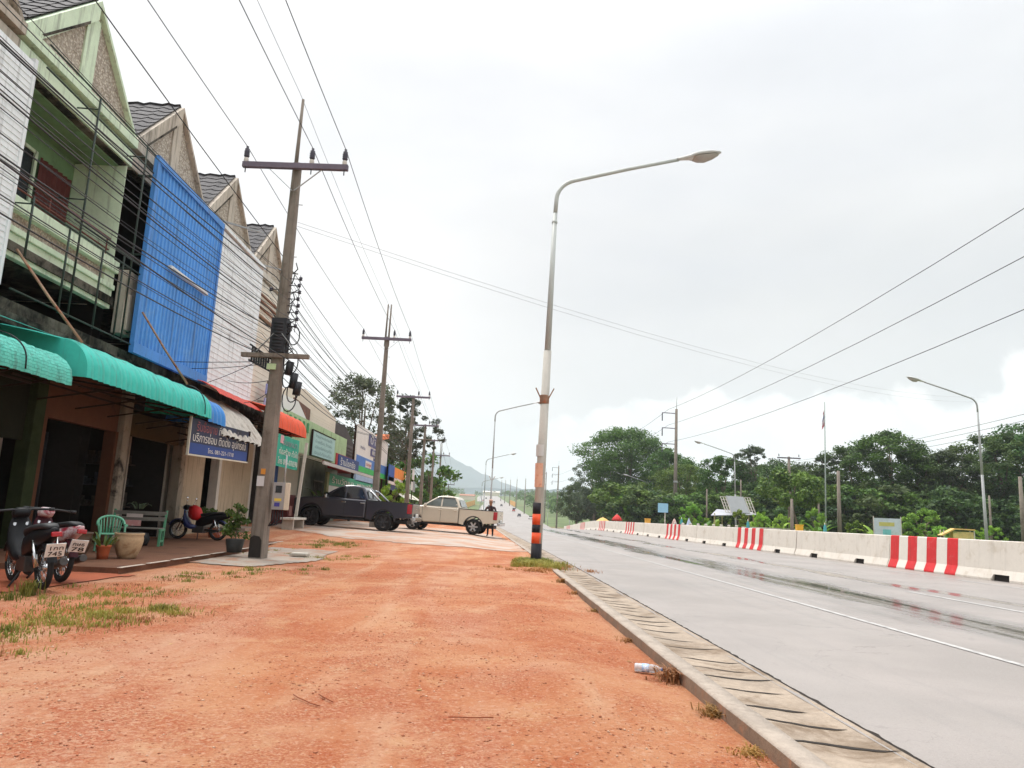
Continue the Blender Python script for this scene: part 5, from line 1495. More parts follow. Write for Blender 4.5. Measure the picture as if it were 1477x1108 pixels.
# ------------------------------------------------------------------ vehicles
M_tyre = mat('tyre_rubber', '#1b1a1a', .85, .2, 8)
M_rim = mat('alloy_rim', '#b5b5b5', .35, .06, 5, metal=.8)
M_rimd = mat('dark_alloy_rim', '#3f4043', .4, .1, 5, metal=.6)
M_trim = mat('black_plastic_trim', '#1f2022', .6, .15, 5)
M_chrome = mat('chrome', '#c9cacb', .15, .04, 5, metal=1)
M_taill = mat('tail_lamp_red', '#a01824', .2, .1, 5, coat=.5)
M_headl = mat('head_lamp', '#c9ccce', .1, .05, 5, coat=.5)
M_plate = mat('number_plate', '#d8d8d4', .5, .04, 9)
def wheel(parent, x, y, z, r, w, rim, spokes=6, name='wheel'):
    t = thing(name, None, None, (x, y, z)); t.parent = parent
    s = 1 if y >= 0 else -1
    m = Matrix.Rotation(R(90), 4, 'X')
    b = MB(); hw = w / 2
    b.lathe([(r * .62, -hw * .9), (r * .86, -hw), (r * .97, -hw * .8), (r, -hw * .4), (r, hw * .4), (r * .97, hw * .8), (r * .86, hw), (r * .62, hw * .9)], 28, mat=m)
    b.build('tyre', M_tyre, t)
    b = MB(); yo = s * hw * .72
    b.lathe([(r * .66, -hw * .8), (r * .6, -hw * .3), (r * .6, hw * .3), (r * .66, hw * .8)], 28, mat=m)
    b.lathe([(r * .1, -.01), (r * .14, .012), (r * .05, .03), (.002, .03)], 12, (0, yo, 0), mat=Matrix.Rotation(R(-90 * s), 4, 'X'))
    for k in range(spokes):
        a = 2 * math.pi * k / spokes
        b.beam((math.cos(a) * r * .06, yo * .92, math.sin(a) * r * .06), (math.cos(a) * r * .63, yo, math.sin(a) * r * .63), r * .2, .03, up=(0, 1, 0))
    b.build('rim', rim, t)
    b = MB(); b.lathe([(.01, 0), (r * .58, 0)], 20, (0, yo * .45, 0), mat=m); b.build('brake_disc', M_trim, t)
    return t
def pickup(label, loc, rz, paint, rim, dark):
    r = thing('pickup_truck', label, 'pickup truck', loc, rz)
    wb = 1.545; wr = .385; w = .915
    def arch(cx, a0, a1, rad=.49, n=9): return [(cx + rad * math.cos(R(a0 + (a1 - a0) * i / n)), wr + .02 + rad * math.sin(R(a0 + (a1 - a0) * i / n))) for i in range(n + 1)]
    # front half: engine bay and lower cab
    poly = [(-.78, .48)] + [(.98, .44)] + arch(wb, 176, 4) + [(2.28, .42), (2.46, .5), (2.5, .78), (2.45, .98), (2.3, 1.1), (1.9, 1.17), (1.5, 1.21), (1.16, 1.23), (-.78, 1.225)]
    b = MB(); b.prism(poly, 'y', -w, w); o = b.build('body', paint, r, bevel=.075, seg=4)
    # load bed walls
    poly = [(-2.68, .62)] + arch(-wb, 184, -4)[::1] + [(-.79, .48), (-.79, 1.2), (-2.70, 1.2)]
    poly = [(-2.70, .62), (-2.06, .56)] + [p for p in arch(-wb, 178, 2)] + [(-.80, .48), (-.80, 1.2), (-2.70, 1.2)]
    bed = MB()
    for s in (-1, 1): bed.prism(poly, 'y', s * w, s * (w - .09))
    bed.box((-2.66, -w + .09, .66), (-.82, w - .09, .7)); bed.box((-.86, -w + .09, .7), (-.80, w - .09, 1.18))
    bd = bed.build('load_bed', paint, r, bevel=.02)
    b = MB(); b.box((-2.74, -w + .04, .66), (-2.68, w - .04, 1.2)); b.box((-2.755, -.12, .98), (-2.735, .12, 1.06), 1); b.build('tailgate', [paint, M_chrome], r, bevel=.02)
    b = MB()
    for s in (-1, 1): b.box((-2.72, s * w - .05 if s > 0 else -w - .012, 1.2), (-.8, s * w + .012 if s > 0 else -w + .05, 1.225))
    b.build('bed_rail', M_trim, bd)
    # cab with leaning, rounded sides
    zb, zt = 1.2, 1.8
    def yh(z): return .875 - .19 * max(0, (z - zb) / (zt - zb)) ** 1.25
    side = [(1.2, 1.2), (.98, 1.33), (.66, 1.55), (.40, 1.71), (.22, 1.77), (-.1, 1.80), (-.38, 1.785), (-.58, 1.74), (-.66, 1.66), (-.78, 1.4), (-.88, 1.2)]
    n = len(side); vs = [(x, s * yh(z), z) for s in (-1, 1) for x, z in side]
    b = MB(); b.add(vs, [tuple(range(n)), tuple(range(2 * n - 1, n - 1, -1))] + [(i, n + i, n + (i + 1) % n, (i + 1) % n) for i in range(n)]); b.build('cab', paint, r, bevel=.045, seg=3)
    gl = glass_mat('tinted_window', (.012, .013, .015)) if dark else glass_mat('greenish_window', (.11, .13, .12))  # paler glass of the light pickup has sky reflection in its base colour
    def sp(x, z, s): return (x, s * (yh(z) + .005), z)
    for s in (-1, 1):
        for poly in ([(1.0, 1.25), (.17, 1.25), (.17, 1.48), (.17, 1.715), (.34, 1.69), (.62, 1.5)], [(.1, 1.25), (-.7, 1.27), (-.64, 1.48), (-.5, 1.69), (.1, 1.72), (.1, 1.48)]):
            b = MB(); v0 = [sp(x, z, s) for x, z in poly]; v1 = [(x, y - s * .02, z) for x, y, z in v0]
            n = len(v0); b.add(v0 + v1, [tuple(range(n)), tuple(range(2 * n - 1, n - 1, -1))] + [(i, (i + 1) % n, n + (i + 1) % n, n + i) for i in range(n)])
            b.build('side_window', gl, r)
        if not dark:
            b = MB(); p = sp(.4, 1.68, s); q = sp(-.52, 1.7, s); b.beam((p[0], p[1] + s * .02, 1.675), (q[0], q[1] + s * .02, 1.69), .05, .02); b.build('rain_visor', M_trim, r)
        b = MB(); b.cbox((.93, s * 1.0, 1.27), (.12, .2, .17)); b.build('wing_mirror', M_chrome if dark else paint, r, bevel=.03)
        for x in (.18, -.62): b = MB(); b.cbox((x, s * (w + .012), 1.08), (.19, .03, .045)); b.build('door_handle', M_chrome if dark else paint, r, bevel=.012)
        b = MB(); b.cbox((-2.62, s * (w - .06), .98), (.2, .17, .4)); b.build('tail_light', M_taill, r, bevel=.03)
        b = MB(); b.cbox((2.36, s * .66, .93), (.2, .4, .16)); b.build('headlight', M_headl, r, bevel=.04)
        b = MB()
        for cx in (wb, -wb):
            pa = arch(cx, 178, 2, .5, 12); pc = arch(cx, 178, 2, .455, 12); n = len(pa)
            yy = s * (w + .004)
            vs = [(x, yy, z) for x, z in pa] + [(x, yy - s * .0, z) for x, z in pc] + [(x, yy - s * .25, z) for x, z in pc]
            b.add(vs, [(i, i + 1, n + i + 1, n + i) for i in range(n - 1)] + [(n + i, n + i + 1, 2 * n + i + 1, 2 * n + i) for i in range(n - 1)])
            b.build('wheel_arch', M_trim, r); b = MB()
        b = MB(); b.box((-.72, s * (w - .1) - .05, .36), (1.0, s * (w - .1) + .05, .43)); b.build('side_step', M_trim, r)
        b = MB()     # door shut lines
        for x in (1.08, .14, -.77):
            b = MB(); b.box((x - .006, s * (w + .001) - .003, .5), (x + .006, s * (w + .001) + .003, 1.2)); b.build('door_gap', M_trim, r)
        for x in (wb, -wb): wheel(r, x, s * (w - .14), wr, wr, .25, rim)
    b = MB(); b.add([(1.08, -.78, 1.275), (1.08, .78, 1.275), (.66, .72, 1.555), (.66, -.72, 1.555), (.42, .64, 1.7), (.42, -.64, 1.7)], [(0, 1, 2, 3), (3, 2, 4, 5)])
    for i, v in enumerate(b.v): b.v[i] = (v[0] + .012, v[1], v[2] + .012)
    b.build('windscreen', gl, r)
    b = MB(); b.add([(-.84, -.74, 1.3), (-.84, .74, 1.3), (-.68, .64, 1.64), (-.68, -.64, 1.64)], [(3, 2, 1, 0)])
    for i, v in enumerate(b.v): b.v[i] = (v[0] - .03, v[1], v[2])
    b.build('rear_window', gl, r)
    b = MB(); b.box((-2.88, -.8, .5), (-2.72, .8, .66)); b.box((-2.80, -.24, .64), (-2.76, .24, .8), 1); b.build('rear_bumper', [M_chrome, M_plate], r, bevel=.02)
    b = MB(); b.box((2.4, -.86, .42), (2.54, .86, .66)); b.box((2.46, -.45, .72), (2.51, .45, .98), 1); b.build('front_bumper', [paint, M_trim], r, bevel=.03)
    if dark:
        for s in (-1, 1):
            b = MB(); b.tube([(-1.35, s * .8, 1.2), (-1.0, s * .76, 1.5), (-.84, s * .68, 1.62), (-.8, s * .3, 1.64)], .045, 8); b.build('sport_bar', M_chrome, r)
    b = MB(); b.box((-2.5, -.5, .34), (2.2, .5, .5)); b.build('chassis', M_trim, r)
    return r
M_grey = mat('dark_grey_car_paint', '#32323d', .28, .04, 1.5, spec=.6, coat=1.0, metal=.2)
M_silver = mat('champagne_silver_paint', '#c9bfad', .35, .03, 1.5, spec=.5, coat=.5, metal=.15)
def ground_pose(x, y): return hz(x, y) + .035
tk = pickup('dark grey double-cab pickup parked nose to the shops', (-6.25, 32.3, .345), R(176), M_grey, M_rimd, True)
tk.rotation_euler = (0, R(-1.9), R(176))
tk2 = pickup('silver-white double-cab pickup parked behind the dark one, tail to the road', (-2.6, 38.3, .215), R(171), M_silver, M_rim, False)
tk2.rotation_euler = (0, R(-2), R(171))

def moped(label, loc, rz, c1, c2, plate=True, lean=0, red_shield=False, group=None, nums=('1กท', '745')):
    r = thing('motorcycle', label, 'motorcycle', loc, rz, group, rot=(R(lean), 0, rz)); r.scale = (.94, .94, .94)
    R0 = .285; wb = .615
    for x in (wb, -wb):
        t = thing('wheel', None, None, (x, 0, R0)); t.parent = r
        m = Matrix.Rotation(R(90), 4, 'X')
        b = MB(); n = 26; vs = []; fs = []
        for i in range(n):
            a = 6.2832 * i / n
            for k in range(8):
                q = 6.2832 * k / 8; rad = R0 - .04 + .04 * math.cos(q); vs.append((rad * math.cos(a), .038 * math.sin(q), rad * math.sin(a)))
        for i in range(n):
            for k in range(8): fs.append((i * 8 + k, i * 8 + (k + 1) % 8, ((i + 1) % n) * 8 + (k + 1) % 8, ((i + 1) % n) * 8 + k))
        b.add(vs, fs, 0, True); b.build('tyre', M_tyre, t)
        b = MB(); b.lathe([(R0 - .085, -.02), (R0 - .07, 0), (R0 - .085, .02)], 26, mat=m); b.lathe([(.05, -.05), (.05, .05)], 12, mat=m)
        for k in range(12): a = 6.2832 * k / 12; b.tube([(.04 * math.cos(a), 0, .04 * math.sin(a)), ((R0 - .08) * math.cos(a), 0, (R0 - .08) * math.sin(a))], .005, 4)
        b.build('rim', M_chrome, t)
    # tail and side panels
    b = MB()
    def loft(rows):
        vs = []; fs = []; n = 10
        for x, w, z0, z1 in rows:
            for k in range(n):
                q = 6.2832 * k / n; vs.append((x, w * math.copysign(abs(math.cos(q)) ** .7, math.cos(q)), (z0 + z1) / 2 + (z1 - z0) / 2 * math.copysign(abs(math.sin(q)) ** .7, math.sin(q))))
        for i in range(len(rows) - 1):
            for k in range(n): fs.append((i * n + k, i * n + (k + 1) % n, (i + 1) * n + (k + 1) % n, (i + 1) * n + k))
        fs += [tuple(range(n)), tuple(range((len(rows) - 1) * n, len(rows) * n))]
        b.add(vs, fs, 0, True)
    loft([(-.98, .03, .74, .8), (-.86, .075, .66, .8), (-.6, .115, .56, .77), (-.3, .12, .46, .74), (-.05, .11, .36, .68), (.08, .07, .34, .56)])
    b.build('tail_panel', c1, r)
    b = MB(); loft([(.02, .1, .3, .42), (.25, .13, .3, .46), (.38, .16, .34, .66), (.44, .15, .48, .86), (.47, .10, .7, .95)]); b.build('leg_shield', c2, r)
    b = MB(); loft([(-.9, .06, .78, .82), (-.7, .11, .77, .85), (-.35, .12, .74, .82), (-.02, .09, .68, .77), (.1, .05, .64, .7)]); b.build('seat', M_trim, r)
    b = MB(); b.tube([(wb, .085, R0), (.42, .07, .82)], .022, 7); b.build('front_fork', M_chrome, r); b = MB(); b.tube([(wb, -.085, R0), (.42, -.07, .82)], .022, 7); b.build('front_fork', M_chrome, r)
    for s in (-1, 1): b = MB(); b.tube([(-wb, s * .09, R0), (-.48, s * .1, .62)], .03, 8); b.build('shock_absorber', M_chrome, r)
    b = MB(); b.tube([(.30, .33, .98), (.38, .12, .99), (.4, 0, .95), (.38, -.12, .99), (.30, -.33, .98)], .017, 7); b.tube([(.28, .3, .98), (.31, .36, .98)], .024, 7); b.tube([(.28, -.36, .98), (.31, -.3, .98)], .024, 7); b.build('handlebar', M_trim, r)
    b = MB(); loft([(.34, .09, .9, 1.0), (.44, .12, .86, 1.02), (.54, .06, .88, .98)]); b.build('front_cowl', c1, r)
    b = MB(); b.ball((.53, 0, .93), (.04, .08, .055)); b.build('headlight', M_headl, r)
    for s in ((-1, 1) if red_shield else ()):
        b = MB(); b.tube([(.36, s * .2, 1.0), (.33, s * .27, 1.16)], .008, 5); b.ball((.32, s * .28, 1.2), (.018, .06, .045)); b.build('mirror', M_chrome, r)
    b = MB()
    for x, a0, a1 in ((wb, 20, 150), (-wb, 40, 165)):
        vs = []; n = 10
        for i in range(n + 1):
            a = R(a0 + (a1 - a0) * i / n); rr_ = R0 + .035
            for s in (-.06, -.05, .05, .06): vs.append((x + (rr_ - (.03 if abs(s) > .055 else 0)) * math.cos(a), s, R0 + (rr_ - (.03 if abs(s) > .055 else 0)) * math.sin(a)))
        b.add(vs, [(i * 4 + k, i * 4 + k + 1, i * 4 + 5 + k, i * 4 + 4 + k) for i in range(n) for k in range(3)], 0, True)
        b.build('mudguard', c2, r, recalc=False); b = MB()
    b = MB(); b.cbox((-.02, 0, .3), (.34, .2, .2)); b.tube([(.12, -.1, .26), (.0, -.14, .22), (-.35, -.15, .26)], .025, 8); b.tube([(-.35, -.15, .26), (-.85, -.15, .36)], [.05, .055], 10); b.build('engine', mat('engine_metal', '#4d4a48', .45, .2, 6, metal=.6), r, bevel=.02)
    b = MB(); b.tube([(-.05, .1, .2), (-.12, .25, .01)], .014, 6); b.tube([(-.2, 0, .3), (-wb, .09, R0)], .03, 7); b.build('side_stand', M_trim, r)
    b = MB(); b.cbox((-.99, 0, .72), (.05, .12, .06)); b.build('tail_light', M_taill, r, bevel=.012)
    if plate:
        b = MB(); b.box((-.008, -.11, -.13), (0, .11, .05)); p = b.build('number_plate', M_plate, r); p.location = (-.99, 0, .56); p.rotation_euler = (0, R(-24), 0)
        lettering(nums[0], .075, M_black, p, (-.012, .085, -.035), (R(90), 0, R(-90)), width=.15); lettering(nums[1], .085, M_black, p, (-.012, .085, -.115), (R(90), 0, R(-90)), width=.16)
    if red_shield:
        b = MB(); loft([(-.06, .1, .62, .74), (.04, .17, .56, .95), (.18, .19, .56, 1.02), (.32, .13, .64, .98)]); b.build('red_bag', mat('red_bag', '#c01818', .6, .1), r)
    return r
M_blk = mat('black_moped_plastic', '#121316', .45, .1, 4, spec=.25)
M_bluem = mat('blue_moped_plastic', '#1b2860', .35, .1, 4, coat=.3)
M_wr = mat('white_red_decal', '#c9bcbc', .35, .1, 3, stain='#9c1c34', scov=.5, sscale=9)
M_maroon = mat('maroon_plastic', '#3d0f1a', .45, .15, 4, spec=.25)
moped('black and blue step-through motorcycle with a red bag, parked side-on by the beige wall', (-8.4, 21.35, .11), R(176), M_blk, M_bluem, True, 3, True)
moped('dark motorcycle with a white number plate at the far left, tail towards the road', (-5.84, 9.65, .03), R(138), M_blk, M_blk, True, -4)
moped('red and white motorcycle with a square plate, second from the left edge', (-6.15, 10.5, .03), R(140), M_wr, M_maroon, True, 4, nums=('กษธ', '78'))
moped('dark motorcycle half cut off by the left picture edge, yellow-green and pink cloth on it', (-6.9, 9.2, .03), R(140), M_maroon, M_blk, False, 3)
b = MB(); b.cbox((0, 0, 0), (.34, .22, .12), rz=.4); o = b.build('folded_cloth', mat('lime_cloth', '#9ab52a', .9, .1), bevel=.04); o.location = (-6.62, 9.2, .93); tag(o, 'lime green cloth lying on the motorcycle at the left edge', 'cloth')
b = MB(); b.cbox((0, 0, 0), (.26, .2, .08), rz=.4); o = b.build('folded_cloth', mat('pink_cloth', '#c94f95', .9, .1), bevel=.03); o.location = (-6.55, 9.05, .85); tag(o, 'pink cloth under the lime green one at the left edge', 'cloth')

def small_car(label, x, y, rz, m, van=False):
    r = thing('car', label, 'car', (x, y, hz(x, y) - .03), rz, 'cars on the far road')
    b = MB(); b.prism([(-2.1, .3), (2.1, .3), (2.15, .7), (1.2, .9), (-1.9, .95), (-2.15, .75)], 'y', -.85, .85); b.build('body', m, r, bevel=.08)
    b = MB(); h = 2.1 if van else 1.45; b.prism([(-1.9, .93), (1.15, .9), (.5, h), (-1.6, h)], 'y', -.74, .74); b.build('cabin', M_black, r, bevel=.06)
    b = MB(); b.box((-1.55, -.7, h), (.45, .7, h + .05)); b.build('roof', m, r)
    for sx in (-1.3, 1.3):
        for s in (-1, 1):
            b = MB(); b.lathe([(.3, -.1), (.32, 0), (.3, .1)], 12, (sx, s * .78, .32), mat=Matrix.Rotation(R(90), 4, 'X')); b.build('wheel', M_tyre, r)
cw = mat('white_car', '#c9c9c8', .3, .03); cd = mat('dark_car', '#2b2e38', .3, .05); cr = mat('red_car', '#b5402c', .4, .05)
for u, y, m, lab, v in ((24, 460, cr, 'orange-red van on the right side of the far road', True), (4, 420, cd, 'dark car coming up the left lane of the far road', False), (10, 520, cd, 'dark car farther up the far road, left lane', False), (23, 385, cd, 'dark car in the right lane of the far road', False), (27, 360, cw, 'white car at the right edge of the far road', False), (6, 640, cw, 'white car far up the hill', False), (12, 800, cd, 'tiny dark car near the top of the far road', False), (8, 700, cr, 'tiny red car high on the far road', False), (20, 560, cd, 'dark car in the right lanes beyond the orange-red van', False), (16, 620, cw, 'white van high on the right of the far road', True)):
    small_car(lab, u + off(y), y, R(91), m, v)
M_yel = mat('yellow_hoarding', '#cf9a45', .7, .12, .3)
for x0, y0, x1, y1, lab in ((-22, 420, -17.5, 560, 'yellow hoarding along the left of the far road'), (9.5, 640, 13, 560, 'yellow hoarding along the right of the far road')):
    b = MB(); z0 = hz(x0, y0); z1 = hz(x1, y1)
    b.add([(x0, y0, z0 - 1), (x1, y1, z1 - 1), (x1, y1, z1 + 3.4), (x0, y0, z0 + 3.4), (x0 + .1, y0 + .3, z0 - 1), (x1 + .1, y1 + .3, z1 - 1), (x1 + .1, y1 + .3, z1 + 3.4), (x0 + .1, y0 + .3, z0 + 3.4)], [(0, 1, 2, 3), (7, 6, 5, 4), (3, 2, 6, 7), (1, 0, 4, 5), (0, 3, 7, 4), (2, 1, 5, 6)])
    tag(b.build('hoarding', M_yel), lab, 'hoarding')
for i, (x, y, w, h) in enumerate(((-40, 520, 12, 4), (-52, 600, 10, 5), (-30, 720, 14, 5), (-62, 680, 12, 5), (38, 800, 16, 6), (-10, 1010, 22, 6))):
    r = thing('house', 'small pale-walled house among trees beyond the crest', 'house', (x, y, hz(x, y)), rnd.uniform(-.2, .2), 'far houses among the trees')
    b = MB(); b.box((-w / 2, -4, -1), (w / 2, 4, h * .7)); b.build('wall', M_cream, r)
    b = MB(); b.prism([(-4.6, h * .68), (4.6, h * .68), (0, h)], 'x', -w / 2 - .5, w / 2 + .5); b.build('roof', mat('far_roof', '#c9c2b8' if i % 2 else '#9c6a55', .7, .1), r)

# ------------------------------------------------------------------ shop-front furniture
M_bench = mat('old_green_bench_paint', '#4f8a68', .7, .15, 5, stain='#6f7d6a', scov=.35, sscale=4)
M_slat = mat('greyed_bench_slat', '#77736b', .85, .2, 5)
bn_ = thing('bench', 'green slatted bench with greyed boards and small notices, beside the plastic chair', 'bench', (-8.35, 17.6, .1), R(12)); bn_.scale = (.8, .9, .92)
b = MB()
# local: x along the seat, -y towards the road... front at -y
for i, (z, yv) in enumerate(((.80, .30), (.66, .27))): b.box((-.72, yv - .012, z - .05), (.72, yv + .012, z + .05))
b.build('backrest', M_slat, bn_, bevel=.006)
b = MB()
for yv in (-.18, -.06, .06, .18): b.box((-.72, yv - .045, .42), (.72, yv + .045, .45))
b.build('seat', M_slat, bn_, bevel=.006)
for sx in (-.7, .7):
    b = MB(); b.beam((sx, -.2, 0), (sx, -.16, .42), .06, .07); b.beam((sx, .2, 0), (sx, .23, .44), .06, .07); b.beam((sx, .22, .4), (sx, .34, .88), .055, .06); b.beam((sx, -.24, .4), (sx, .24, .4), .06, .06); b.beam((sx, -.2, .12), (sx, .2, .12), .05, .05)
    b.build('leg', M_bench, bn_, bevel=.006)
b = MB(); b.box((-.36, .235, .69), (.08, .25, .78)); b.box((-.38, .2, .48), (.06, .215, .62), 1); b.build('notice', [mat('notice_paper', '#c7b9b2', .7, .06, 5), mat('pink_notice', '#c98f8c', .7, .1, 14, stain='#d8c4be', scov=.4, sscale=12)], bn_)
o = leafy('dry_leaf', 'withered grey leaves lying over the bench backrest', -8.45, 17.85, .3, 7, M_leafg, 3, .2, 'leaves', z=.93, droop=1.6)
b = MB(); b.lathe([(.001, -.14), (.16, -.14), (.2, .02), (.16, .14), (.001, .16)], 12); o = b.build('dark_bag', mat('black_bag', '#17171a', .6, .2), ); o.location = (-8.15, 17.45, .26); tag(o, 'round black bag under the green bench', 'bag')
# plastic armchair
M_pl = mat('green_plastic', '#6fb091', .4, .08, 3, stain='#57937a', scov=.3)
ch = thing('armchair', 'pale green plastic armchair with a slatted round back, behind the clay pots', 'chair', (-7.7, 15.2, .1), R(35)); ch.scale = (.85, .85, .85)
b = MB(); b.box((-.24, -.24, .40), (.24, .24, .43)); b.build('seat', M_pl, ch, bevel=.02)
b = MB()
rim = []
for i in range(13):
    a = math.pi * i / 12; rim.append((.29 * math.cos(a), .1 + .17 * math.sin(a), .62 + .2 * math.sin(a) ** .8))
rim = [(.29, -.22, .62)] + rim + [(-.29, -.22, .62)]
b.tube(rim, .028, 8)
for i in range(2, 12):
    p = rim[i + 1]; b.tube([(p[0] * .8, .16 + .06 * math.sin(math.pi * i / 12), .42), p], .014, 5)
b.build('backrest', M_pl, ch)
for sx, sy in ((-.25, -.24), (.25, -.24), (-.24, .24), (.24, .24)):
    b = MB(); b.beam((sx * 1.08, sy * 1.08, 0), (sx, sy, .62 if sy < 0 else .42), .055, .04); b.build('leg', M_pl, ch, bevel=.008)
# pots
def pot(label, loc, prof_, m, name='clay_pot', cat='pot', soil=True):
    r = thing(name, label, cat, loc)
    b = MB(); b.lathe(prof_, 22); b.build('pot', m, r)
    if soil:
        rr_, zz = prof_[-3][0], prof_[-3][1]; b = MB(); b.lathe([(.001, zz), (rr_ - .01, zz)], 18); b.build('soil', M_mould_slit, r)
    return r
M_clay1 = mat('pale_clay_jar', '#b59a78', .85, .14, 3, .2, 20, stain='#8d6c4c', scov=.45, sscale=2)
M_clay2 = mat('brown_glazed_jar', '#55402f', .5, .2, 3, stain='#3a2a22', scov=.45, sscale=3)
M_terra = mat('terracotta', '#a5522f', .85, .12, 4)
bigp = [(.001, 0), (.19, 0), (.23, .06), (.30, .22), (.335, .36), (.34, .44), (.325, .5), (.345, .53), (.345, .56), (.31, .56), (.30, .5), (.001, .48)]
pot('big pale clay jar at the pavement edge, right of the terracotta pot', (-6.62, 13.75, .1), [(a * .72, c * .8) for a, c in bigp], M_clay1)
pot('dark brown glazed jar with a pattern, left of the terracotta pot', (-7.15, 13.0, .1), [(a * .72, c * .82) for a, c in bigp], M_clay2)
tp = pot('small terracotta pot with a spiky plant between the two big jars', (-6.85, 13.35, .1), [(.001, 0), (.085, 0), (.1, .1), (.115, .2), (.125, .21), (.125, .24), (.11, .24), (.105, .2), (.001, .19)], M_terra, 'flower_pot', 'plant pot')
q = leafy('foliage', None, 0, 0, .36, 15, M_leaf, 5, .12, parent=tp, z=.19); q.location = (0, 0, .19)
pp = pot('bushy plant in a dark pot at the foot of the near utility pole', (-5.75, 16.75, .1), [(.001, 0), (.15, 0), (.18, .15), (.2, .27), (.2, .29), (.17, .29), (.16, .25), (.001, .24)], mat('dark_pot', '#3a3d3d', .7, .2), 'flower_pot', 'plant pot')
cl = [(rnd.gauss(0, .1), rnd.gauss(0, .1), .35 + i * .047, .17 - .006 * i) for i in range(15)]
V, F = leaf_cloud(np.random.default_rng(3), cl, 60, .07); raw_mesh('foliage', V, F, M_leaf, pp)
b = MB(); b.tube([(0, 0, .24), (.02, .02, .7), (0, 0, 1.0)], .012, 5); b.build('stem', M_bark, pp)
lw = pot('low leafy plant in a pot behind the parked motorcycle', (-8.5, 22.9, .1), [(.001, 0), (.16, 0), (.2, .28), (.21, .3), (.18, .3), (.16, .26), (.001, .26)], M_terra, 'flower_pot', 'plant pot')
cl = [(rnd.gauss(0, .28), rnd.gauss(0, .35), .6 + rnd.gauss(0, .08), .18) for i in range(16)]
V, F = leaf_cloud(np.random.default_rng(4), cl, 50, .1); raw_mesh('foliage', V, F, M_leaf, lw)
bk = pot('light blue bucket at the lower left edge by the motorcycles', (-5.82, 8.75, .02), [(.001, 0), (.12, 0), (.15, .24), (.165, .25), (.165, .27), (.145, .27), (.12, .03), (.001, .02)], mat('blue_bucket', '#6fb0d8', .45, .06), 'bucket', 'bucket', False)
b = MB(); b.tube([(.155 * math.cos(t * .5236 + 0), .155 * math.sin(t * .5236), .26 + .0) for t in range(7)], .006, 5); b.build('handle', M_chrome, bk)
b = MB(); b.box((-.35, -.3, 0), (.35, .3, .08)); b.box((-.3, -.2, .08), (.3, .2, .11), 1); o = b.build('slab', [M_conc, M_white], bevel=.01); o.location = (-4.5, 17.5, .04); o.scale = (.55, .6, .6); tag(o, 'small pale concrete slab lying beside the near utility pole', 'slab')
wb_ = thing('wash_bench', 'low pale concrete bench in front of the shop behind the meter box', 'bench', (-7.6, 28.2, .3))
b = MB(); b.box((-.25, -.9, .36), (.25, .9, .44)); b.build('seat', M_white, wb_, bevel=.01)
for s in (-1, 1): b = MB(); b.box((-.2, s * .7 - .08, 0), (.2, s * .7 + .08, .36)); b.build('leg', M_conc, wb_)
b = MB(); b.box((-.35, -.55, 0), (.35, .55, 1.25)); b.box((.352, -.3, .4), (.362, .1, .8), 1); o = b.build('red_cabinet', [mat('maroon_cabinet', '#5c1f1c', .6, .12), mat('cabinet_print', '#b08078', .6, .1)], bevel=.02); o.location = (-8.9, 31.2, .36); tag(o, 'dark red cabinet standing in the shop behind the meter box', 'cabinet')
b = MB(); b.box((-.05, -.35, 0), (.05, .35, .9)); o = b.build('blue_board', mat('blue_board', '#24508f', .6, .12)); o.location = (-9.3, 30.9, 2.0); tag(o, 'blue board on the wall above the dark red cabinet', 'board')
leafy('palm_plant', 'tall green potted palm by the wall behind the dark pickup bonnet', -8.4, 36.0, 1.5, 12, M_leaf, 8, .16, z=.9)
leafy('striped_plant', 'spiky silver-striped plant just above the dark pickup bonnet', -8.2, 38.0, .9, 12, mat('silver_leaf', '#b5beb0', .6, .1, 6, stain='#4d5c48', scov=.45, sscale=12), 9, .12, z=1.3)
leafy('leafy_plant', 'dark bushy plant at the wall left of the dark pickup', -8.0, 33.9, .9, 14, M_leafd, 10, .2, z=.5)
# bottle on the dirt, a twig, scraps
bo = thing('plastic_bottle', 'clear plastic water bottle with a blue label lying on the dirt by the kerb', 'bottle', (1.19, 6.42, -.035), R(-14))
pr = [(.001, 0), (.03, 0), (.034, .008), (.034, .03), (.031, .035), (.034, .04), (.034, .12), (.031, .125), (.034, .13), (.034, .15), (.028, .18), (.014, .205), (.013, .225)]
mX = Matrix.Rotation(R(90), 4, 'Y')
kb = NT('clear_plastic'); kb.b.inputs['Base Color'].default_value = (.86, .9, .95, 1); kb.b.inputs['Roughness'].default_value = .12; kb.b.inputs['Transmission Weight'].default_value = .55; kb.b.inputs['IOR'].default_value = 1.3
b = MB(); b.lathe(pr, 18, mat=mX); b.build('body', kb.m, bo)
b = MB(); b.lathe([(.0352, .06), (.0352, .115)], 18, mat=mX); b.build('wrapper', mat('blue_white_label', '#8fb2dc', .4, .1, 20, stain='#dfe6ee', scov=.5, sscale=24), bo)
b = MB(); b.lathe([(.016, .215), (.016, .235), (.001, .236)], 14, mat=mX); b.build('cap', mat('blue_cap', '#5f8fd0', .4, .05), bo)
def twig(label, x, y, a, L, s):
    rs = random.Random(s); b = MB(); pts = []
    for i in range(5):
        t = i / 4 - .5; px = x + math.cos(a) * t * L + rs.gauss(0, .006); py = y + math.sin(a) * t * L + rs.gauss(0, .006); pts.append((px, py, gz(px, py) + .012))
    b.tube(pts, .0035, 5); tag(b.build('twig', mat('twig', '#84462c', .9, .2)), label, 'twig', 'twigs on the dirt')
twig('longer of the two parallel dark twigs on the dirt, left of centre', -1.1, 4.72, -.75, .3, 1); twig('shorter of the two parallel dark twigs on the dirt, left of centre', -1.0, 4.80, -.8, .2, 2); twig('thin curved twig on the gravel in the middle foreground', -.1, 4.5, .12, .26, 3)
